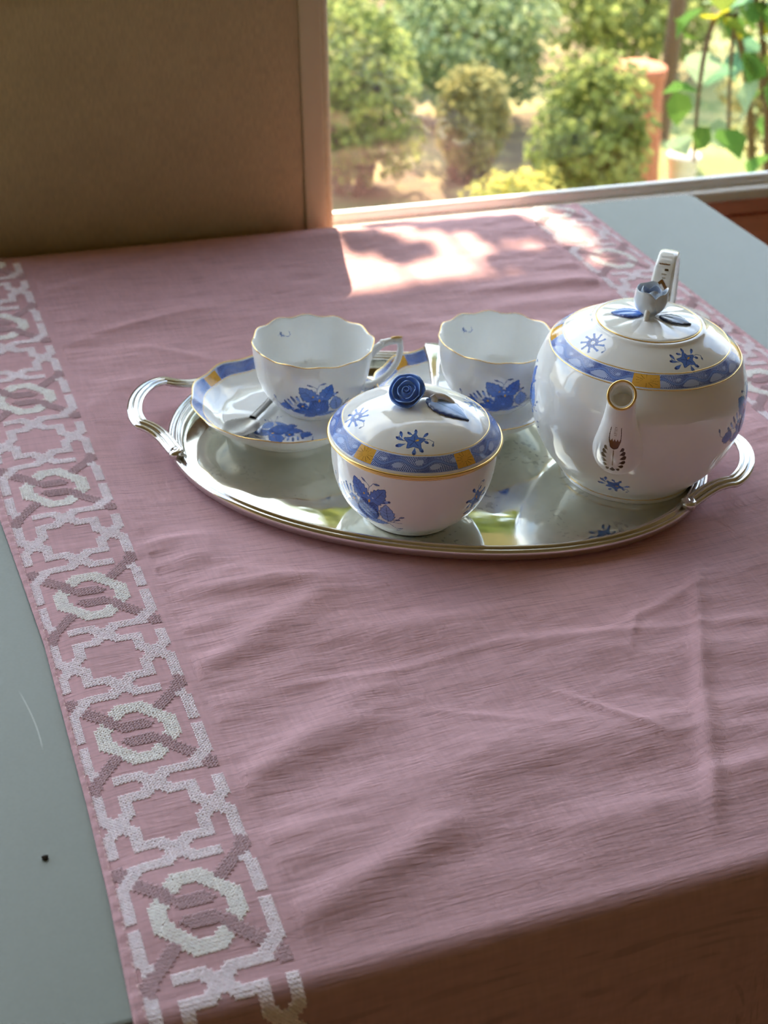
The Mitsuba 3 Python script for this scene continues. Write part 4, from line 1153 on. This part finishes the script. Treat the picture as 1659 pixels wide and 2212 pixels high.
it.append((Polygon([(-5.6, 33), (-4.2, 30.8), (-2.8, 33.2), (-1.3, 30.8), (0, 33.4), (1.4, 30.8), (2.9, 33.2), (4.2, 30.8), (5.6, 33), (5.8, 30), (3.4, 25.8), (0, 24.6), (-3.4, 25.8), (-5.8, 30)]), BR))
for k in range(6): it.append((line_poly([(-1.4, 46 - 1.9 * k), (1.2, 46 - 1.9 * k)], .5), BRD))
for s in (-1, 1):
    for (b, t, w) in (((5.5, 22), (10.0, 24.5), 3.4), ((5.5, 19), (11.5, 20.5), 3.6), ((5.5, 15.5), (12.3, 16.5), 3.8), ((5.0, 12), (11.5, 12), 3.6), ((4.2, 9), (9.5, 7.8), 3.4), ((2.6, 6.8), (6.0, 4.2), 3.2)):
        it.append((drop((s * b[0], b[1]), (s * t[0], t[1]), w), BRD if s > 0 else srgb(104, 92, 66)))
it.append((drop((0, 8), (0, 3.2), 5), BRD)); it.append((line_poly([(0, 23), (0, 10)], .9), srgb(120, 104, 70)))
f, fc = decal([(shapely.affinity.scale(p, .9, .86, origin=(0, 46)) if False else p, c_) for p, c_ in it], sp_, 0.0, .0165, size=1.5, flip=1.0, scale=.82)
put('teapot__spout__gold_leaf_painting', f, 'm_paint', False, color=fc, text='brown-gold painted leaf')
# handle
HAZ = SAZ + PI
HD, HL = np.array([math.cos(HAZ), math.sin(HAZ), 0]), np.array([-math.sin(HAZ), math.cos(HAZ), 0])
h1 = CubicSpline(np.arange(5), [(.0400, .1150), (.0455, .1255), (.0500, .1350), (.0545, .1420), (.0600, .1455)])(np.linspace(0, 4, 34))
h2 = CubicSpline(np.arange(6), [(.0600, .1455), (.0760, .1450), (.0930, .1310), (.0980, .1080), (.0900, .0800), (.0700, .0580)])(np.linspace(0, 5, 60))
hp = np.vstack([h1[:-1], h2])
d = np.gradient(hp, axis=0); d /= np.linalg.norm(d, axis=1, keepdims=True)
nn = np.stack([-d[:, 1], d[:, 0]], 1)
hw = np.interp(np.arange(len(hp)), [0, 20, 33, 60, len(hp) - 1], [.0085, .0076, .0068, .0066, .0090])
ht = np.interp(np.arange(len(hp)), [0, 30, len(hp) - 1], [.0034, .0030, .0036])
ang = np.linspace(0, 2 * PI, 28, endpoint=False)
cx = np.sign(np.cos(ang)) * np.abs(np.cos(ang)) ** .45; cy = np.sign(np.sin(ang)) * np.abs(np.sin(ang)) ** .6
rows = []
for p_, n_, w_, t_ in zip(hp, nn, hw, ht):
    rho = p_[0] + n_[0] * cy * t_; z = p_[1] + n_[1] * cy * t_; lat = cx * w_
    rows.append(np.stack([TC[0] + HD[0] * rho + HL[0] * lat, TC[1] + HD[1] * rho + HL[1] * lat, Zt + z], -1))
hm = grid_mesh(np.stack(rows), False, True); hm.fix_normals()
put('teapot__handle', hm, 'm_porcelain', 60, text='white strap handle with an angular bend')


class Strap:
    L = np.r_[0, np.cumsum(np.linalg.norm(np.diff(h1, axis=0), axis=1))]
    P = np.c_[np.ones(34), L]

    def at(self, th, l):
        th, l = np.broadcast_arrays(np.asarray(th, float), np.asarray(l, float))
        g = lambda a: np.interp(l, self.L, a)
        o = g(ht[:34]) + .0001
        rho, z = g(h1[:, 0]) + g(nn[:34, 0]) * o, g(h1[:, 1]) + g(nn[:34, 1]) * o
        return np.stack([TC[0] + HD[0] * rho - HL[0] * th, TC[1] + HD[1] * rho - HL[1] * th, Zt + z], -1)

    normal = Rev.normal


stp = Strap()
it = [(line_poly([(-3.4, 11), (-3.6, 17), (0, 21.5), (3.6, 17), (3.4, 11)], 2.2), BR), (drop((-6.0, 9), (-5.6, 17), 2.6), BR), (drop((6.0, 9), (5.6, 15), 3.0), BRD), (line_poly([(1, 29), (2.5, 29)], 1.4), BRD), (line_poly([(-4, 32.5), (3, 32.5)], .8), BR),
      (line_poly([(0, 23.5), (2, 23.7)], .7), srgb(150, 140, 120)), (line_poly([(-1, 26), (2, 26)], .7), srgb(150, 140, 120))]
f, fc = decal(it, stp, 0.0, 0.0, size=1.5, lift=.0002)
put('teapot__handle__gold_painting', f, 'm_paint', False, color=fc, text='gold and brown painted strokes')
# ------------------------------------------------------------------ the garden
GZ = -0.05
gx_, gy_ = np.meshgrid(np.linspace(-9, 13, 90), np.r_[np.linspace(0.24, 6, 60), np.linspace(6.3, 22, 30)], indexing='ij')
gp = np.stack([gx_, gy_, np.zeros_like(gx_)], -1)
gp[..., 2] = GZ + 0.10 * (meshkit.fbm(gp * 0.9, 3, 4) - 0.5) * np.clip((gy_ - 0.3) / 1.5, 0, 1)
structure('ground', grid_mesh(gp), 'm_ground', True, text='sunlit garden ground seen blurred through the window')
ADDED_CANOPY_Z = TZ + (1.5 + .168) / SUN[1] * SUN[2]  # height where the canopy edge cuts off the sun patch
structure('added_canopy_2', cat([box(-.62, .62, 0.45, 1.5, ADDED_CANOPY_Z, ADDED_CANOPY_Z + .05, 0.01), box(-.50, -.46, 0.24, 0.47, ADDED_CANOPY_Z + .01, ADDED_CANOPY_Z + .04), box(.46, .50, 0.24, 0.47, ADDED_CANOPY_Z + .01, ADDED_CANOPY_Z + .04)]), 'm_added_canopy')  # unseen canopy with brackets, added to keep sun off the nearer table


def leaves(c, nrm, size, col, width=0.5, fold=0.18, droop=0.2):
    """Leaves as folded, pointed blades: centres, facing normals, lengths and colours per leaf."""
    n = len(c)
    nrm = nrm / np.linalg.norm(nrm, axis=1, keepdims=True)
    r = rng.normal(size=(n, 3)); r[:, 2] -= 0.6
    ax = r - nrm * (r * nrm).sum(1, keepdims=True); ax /= np.linalg.norm(ax, axis=1, keepdims=True)
    sd = np.cross(nrm, ax)
    t = np.array([-.5, -.22, 0.12, .5]); w = np.array([0.0, .40, .42, 0.0]) * width / 0.5
    pts = [(t[0], 0, 0)] + [(t[k], s * w[k], fold * w[k]) for k in (1, 2) for s in (-1, 1)] + [(t[1], 0, 0), (t[2], 0, -.02), (t[3], 0, -droop)]
    # 0 base, 1 2 left/right at t1, 3 4 at t2, 5 6 midrib, 7 tip
    F = np.array([[0, 5, 1], [0, 2, 5], [1, 5, 6], [1, 6, 3], [5, 2, 4], [5, 4, 6], [3, 6, 7], [6, 4, 7]])
    P = np.stack([c + size[:, None] * (a * ax + b * sd + z * nrm) for a, b, z in pts], 1)
    f = (np.arange(n) * 8)[:, None, None] + F[None]
    return trimesh.Trimesh(P.reshape(-1, 3), f.reshape(-1, 3), process=False), np.repeat(col, 8, axis=0)


PAL = {'green': [srgb(96, 128, 58), srgb(122, 150, 70), srgb(70, 100, 50), srgb(150, 165, 85)], 'dark': [srgb(70, 92, 58), srgb(88, 112, 70), srgb(56, 76, 50), srgb(112, 130, 90)],
       'yellow': [srgb(190, 186, 84), srgb(165, 170, 80), srgb(208, 196, 96), srgb(140, 150, 70)], 'teal': [srgb(110, 150, 120), srgb(90, 130, 88), srgb(135, 165, 140), srgb(84, 118, 60)],
       'olive': [srgb(128, 128, 80), srgb(150, 148, 96), srgb(106, 110, 70), srgb(168, 160, 110)]}


def pick(pal, n):
    c = np.array(PAL[pal])[rng.integers(0, 4, n)] * 0.72 + 0.28 * srgb(214, 214, 160)
    return np.clip(c * rng.uniform(0.75, 1.25, (n, 1)), 0, 1)


def shrub(key, x, y, r, h, n, size, pal, text, cat_='shrub', group=None, z0=None, lean=0.0):
    if cat_ == 'shrub': n, size = int(n * 2.2), size * .68
    z0 = GZ if z0 is None else z0
    label(key, text, cat_, group)
    d = rng.normal(size=(n, 3)); d /= np.linalg.norm(d, axis=1, keepdims=True)
    rad = rng.uniform(0.35, 1.0, n) ** 0.6
    lump = 0.65 + 0.6 * meshkit.noise(d * 2.2 + x * 3.1 + y)
    c = np.array([x, y, z0 + h * 0.55]) + d * (rad * lump)[:, None] * np.array([r, r, h * 0.5])
    c[:, 2] = np.maximum(c[:, 2], z0 + 0.02)
    c[:, 0] += lean * (c[:, 2] - z0)
    m, col = leaves(c, d + rng.normal(0, .5, (n, 3)) + [0, 0, .6], size * rng.uniform(.6, 1.25, n), pick(pal, n))
    put(key + '__foliage', m, 'm_leaf', False, color=col)
    st = []
    for k in range(7):
        a = 2 * PI * k / 7 + x
        e = np.array([x + .6 * r * math.cos(a) + lean * h * .6, y + .6 * r * math.sin(a), z0 + h * rng.uniform(.5, .85)])
        b = np.array([x + .05 * math.cos(a), y + .05 * math.sin(a), z0 - .03])
        mid_ = (b + e) / 2 + [0, 0, .08 * h]
        st.append(tube(CubicSpline([0, 1, 2], np.array([b, mid_, e]))(np.linspace(0, 2, 8)), np.linspace(.012, .004, 8), 6))
    put(key + '__stem', cat(st), 'm_stem', True)


shrub('shrub', .37, 2.15, .20, .50, 1500, .036, 'green', 'green shrub outside the window, next to the right edge of the brown chair')
shrub('shrub_001', .90, 2.65, .30, .46, 1900, .038, 'teal', 'blue-green shrub outside in the middle of the window view')
shrub('shrub_002', .83, 1.70, .16, .44, 1400, .034, 'green', 'mid-green shrub outside, just left of the terracotta pillar')
shrub('shrub_003', .60, 3.25, .24, .42, 1300, .045, 'yellow', 'yellow-green shrub outside at the top of the view, in full sun')
shrub('shrub_004', 1.50, 1.80, .21, .56, 1300, .036, 'olive', 'olive and yellow shrub outside at the right edge of the window view')
shrub('shrub_005', 1.65, 3.0, .40, .52, 1800, .044, 'green', 'wide green shrub in the background at the upper right of the window')
shrub('shrub_006', .56, 1.50, .15, .26, 700, .030, 'yellow', 'low yellow-green shrub outside close behind the sill, bright with sun')
shrub('shrub_007', .72, 2.16, .11, .30, 800, .032, 'olive', 'low pale olive shrub outside, below the blue-green shrub')
shrub('shrub_008', 1.28, 3.85, .34, .45, 1700, .048, 'yellow', 'large yellow shrub at the back of the garden, top middle of the window')
TREES = ['low green leafy', 'low dark green', 'olive', 'tall light green', 'tall dark green', 'leftmost olive']
for k, (x, y, r, h, pal) in enumerate(((-5.0, 12.5, 1.4, 2.0, 'green'), (-1.6, 13.5, 1.4, 1.8, 'dark'), (1.7, 13.2, 1.4, 2.6, 'olive'), (4.9, 10.2, 1.5, 4.4, 'green'), (8.2, 11.0, 1.5, 4.0, 'dark'), (-8.3, 12.4, 1.5, 2.2, 'olive'))):
    shrub(nth('garden_tree', k), x, y, r, h, 2600, .20, pal, TREES[k] + ' tree at the far end of the garden, outside the picture', 'tree', 'far garden trees')

# a young tree right of the view: its crown keeps the sun off the bare end of the table
label('young_tree', 'young tree outside whose thin trunk stands behind the large-leaved bush', 'tree')
tp = np.array([[1.42, 2.35, GZ - .05], [1.40, 2.34, .6], [1.32, 2.25, 1.5], [1.16, 2.1, 2.6], [1.0, 2.0, 3.6]])
put('young_tree__trunk', tube(CubicSpline(np.arange(5), tp)(np.linspace(0, 4, 30)), np.linspace(.026, .014, 30), 12), 'm_stem', True)
n = 3600
c = np.stack([rng.uniform(.200, 1.25, n), rng.uniform(1.6, 2.5, n), rng.uniform(2.6, 4.3, n)], 1)
kk = (c[:, 1] - 1.95) * SUN[0] / SUN[1]
c[:, 0] += kk * (c[:, 0] < .7)
m, col = leaves(c, np.tile(SUN, (n, 1)) + rng.normal(0, .6, (n, 3)), rng.uniform(.05, .09, n), pick('green', n))
put('young_tree__crown', m, 'm_leaf', False, color=col)

# the climber under the added canopy that throws the leaf shadows on the cloth
label('climbing_vine', 'green climber hanging outside above the window, casting leaf shadows on the cloth', 'vine')
BL = [(-.285, -.050, .030, .020, 22), (-.252, -.050, .028, .020, 18), (-.32, -.040, .018, .010, 8), (-.25, -.093, .036, .008, 16), (-.395, -.060, .014, .014, 10), (-.380, -.085, .018, .016, 14), (-.362, -.108, .016, .016, 14),
      (-.245, -.150, .036, .018, 22), (-.285, -.155, .018, .012, 10), (-.355, -.018, .020, .006, 5)]
cs, up_, sz = [], [], []
for (x, y, rx, ry, n) in BL:
    q = rng.uniform(-1, 1, (n, 2)) * [rx, ry]
    yo = 1.22 + rng.uniform(-.05, .10, n)
    t = (yo - (y + q[:, 1])) / SUN[1]
    cs.append(np.stack([x + q[:, 0] + SUN[0] * t, yo, TZ + SUN[2] * t], 1)); sz.append(rng.uniform(.020, .034, n))
cs, sz = np.vstack(cs), np.concatenate(sz)
m, col = leaves(cs, np.tile(SUN, (len(cs), 1)) + rng.normal(0, .3, (len(cs), 3)), sz, pick('green', len(cs)), width=.62)
put('climbing_vine__foliage', m, 'm_leaf', False, color=col)
st = [tube(np.array([[cs[:, 0].min() + f * np.ptp(cs[:, 0]), 1.26, ADDED_CANOPY_Z], [cs[:, 0].min() + f * np.ptp(cs[:, 0]) + .02, 1.25, ADDED_CANOPY_Z - .2], [cs[:, 0].min() + f * np.ptp(cs[:, 0]) - .01, 1.24, ADDED_CANOPY_Z - .45]]), .003, 6) for f in (.15, .45, .8)]
put('climbing_vine__stem', cat(st), 'm_stem', True)

# the near plant with large leaves: every leaf a part
label('large_leaved_bush', 'bush with large green and yellow leaves just outside the window at the upper right', 'bush')
tri_leaf, _ = leaves(np.zeros((1, 3)), np.array([[0, 0, 1.0]]), np.array([1.0]), np.ones((1, 3)), width=.55)
v = tri_leaf.vertices - tri_leaf.vertices.mean(0)
ax = tri_leaf.vertices[7] - tri_leaf.vertices[0]; ax[2] = 0; ax /= np.linalg.norm(ax)
v = v @ np.array([[ax[0], -ax[1], 0], [ax[1], ax[0], 0], [0, 0, 1.0]])
leaf_d = []
for c_ in (srgb(120, 168, 140), srgb(96, 140, 72), srgb(150, 178, 150), srgb(86, 120, 56), srgb(206, 200, 60), srgb(128, 150, 70)):
    k = f'm_bigleaf_{len(leaf_d)}'
    scene[k] = {'type': 'principledthin', 'base_color': rgb(*c_), 'roughness': 0.35, 'diff_trans': 0.9}
    leaf_d.append(mikit.ply(trimesh.Trimesh(v, tri_leaf.faces, process=False), k))
BR = []
for k in range(9):
    b = np.array([.92 + .03 * k % .1, 1.12, GZ]); top = np.array([.60 + .075 * k, .92 + .05 * (k % 3), .60 + .10 * ((k * 5) % 4) / 3])
    BR.append(CubicSpline([0, 1, 2, 3], np.array([b, b * .6 + top * .4 + [0, 0, .25], top + [0, -.02, .10], top + [-.05 + .02 * (k % 3), -.08, -.14]]))(np.linspace(0, 3, 30)))
put('large_leaved_bush__stem', cat([tube(p, np.linspace(.010, .003, 30), 6) for p in BR]), 'm_stem', True)
for k in range(210):
    p = BR[k % 9][int(rng.integers(9, 30))] + rng.normal(0, .045, 3)
    s = rng.uniform(.042, .072)
    e = [rng.uniform(-40, 40), rng.uniform(-10, 70), rng.uniform(0, 360)]
    w = leaf_d[4] if rng.random() < .09 else leaf_d[int(rng.choice([0, 1, 1, 2, 3, 5]))]
    scene[nth('large_leaved_bush__leaf', k)] = {**w, 'to_world': T().translate(p.tolist()).rotate([0, 0, 1], e[2]).rotate([0, 1, 0], e[1]).rotate([1, 0, 0], e[0]).scale(float(s))}

# terracotta pillar and a pale pot beside it
prof = smooth_curve([(.0005, GZ - .02), (.095, GZ - .02), (.095, GZ + .03), (.084, GZ + .05), (.074, GZ + .16), (.062, GZ + .30), (.066, GZ + .32), (.066, GZ + .34), (.0005, GZ + .35)], 40)
r_ = Rev((1.085, 1.955), prof, spline=False)
put('garden_pillar', r_.mesh(40), 'm_terracotta', 40)
label('garden_pillar', 'short red-brown terracotta pillar standing among the shrubs outside', 'pillar')
r_ = Rev((1.235, 1.93), smooth_curve([(.0005, GZ - .01), (.030, GZ - .01), (.042, GZ + .09), (.045, GZ + .095), (.045, GZ + .11), (.040, GZ + .11), (.036, GZ + .09), (.0005, GZ + .085)], 30), spline=False)
put('garden_pot', r_.mesh(36), 'm_white', 40)
label('garden_pot', 'small pale pot on the ground right of the terracotta pillar outside', 'pot')
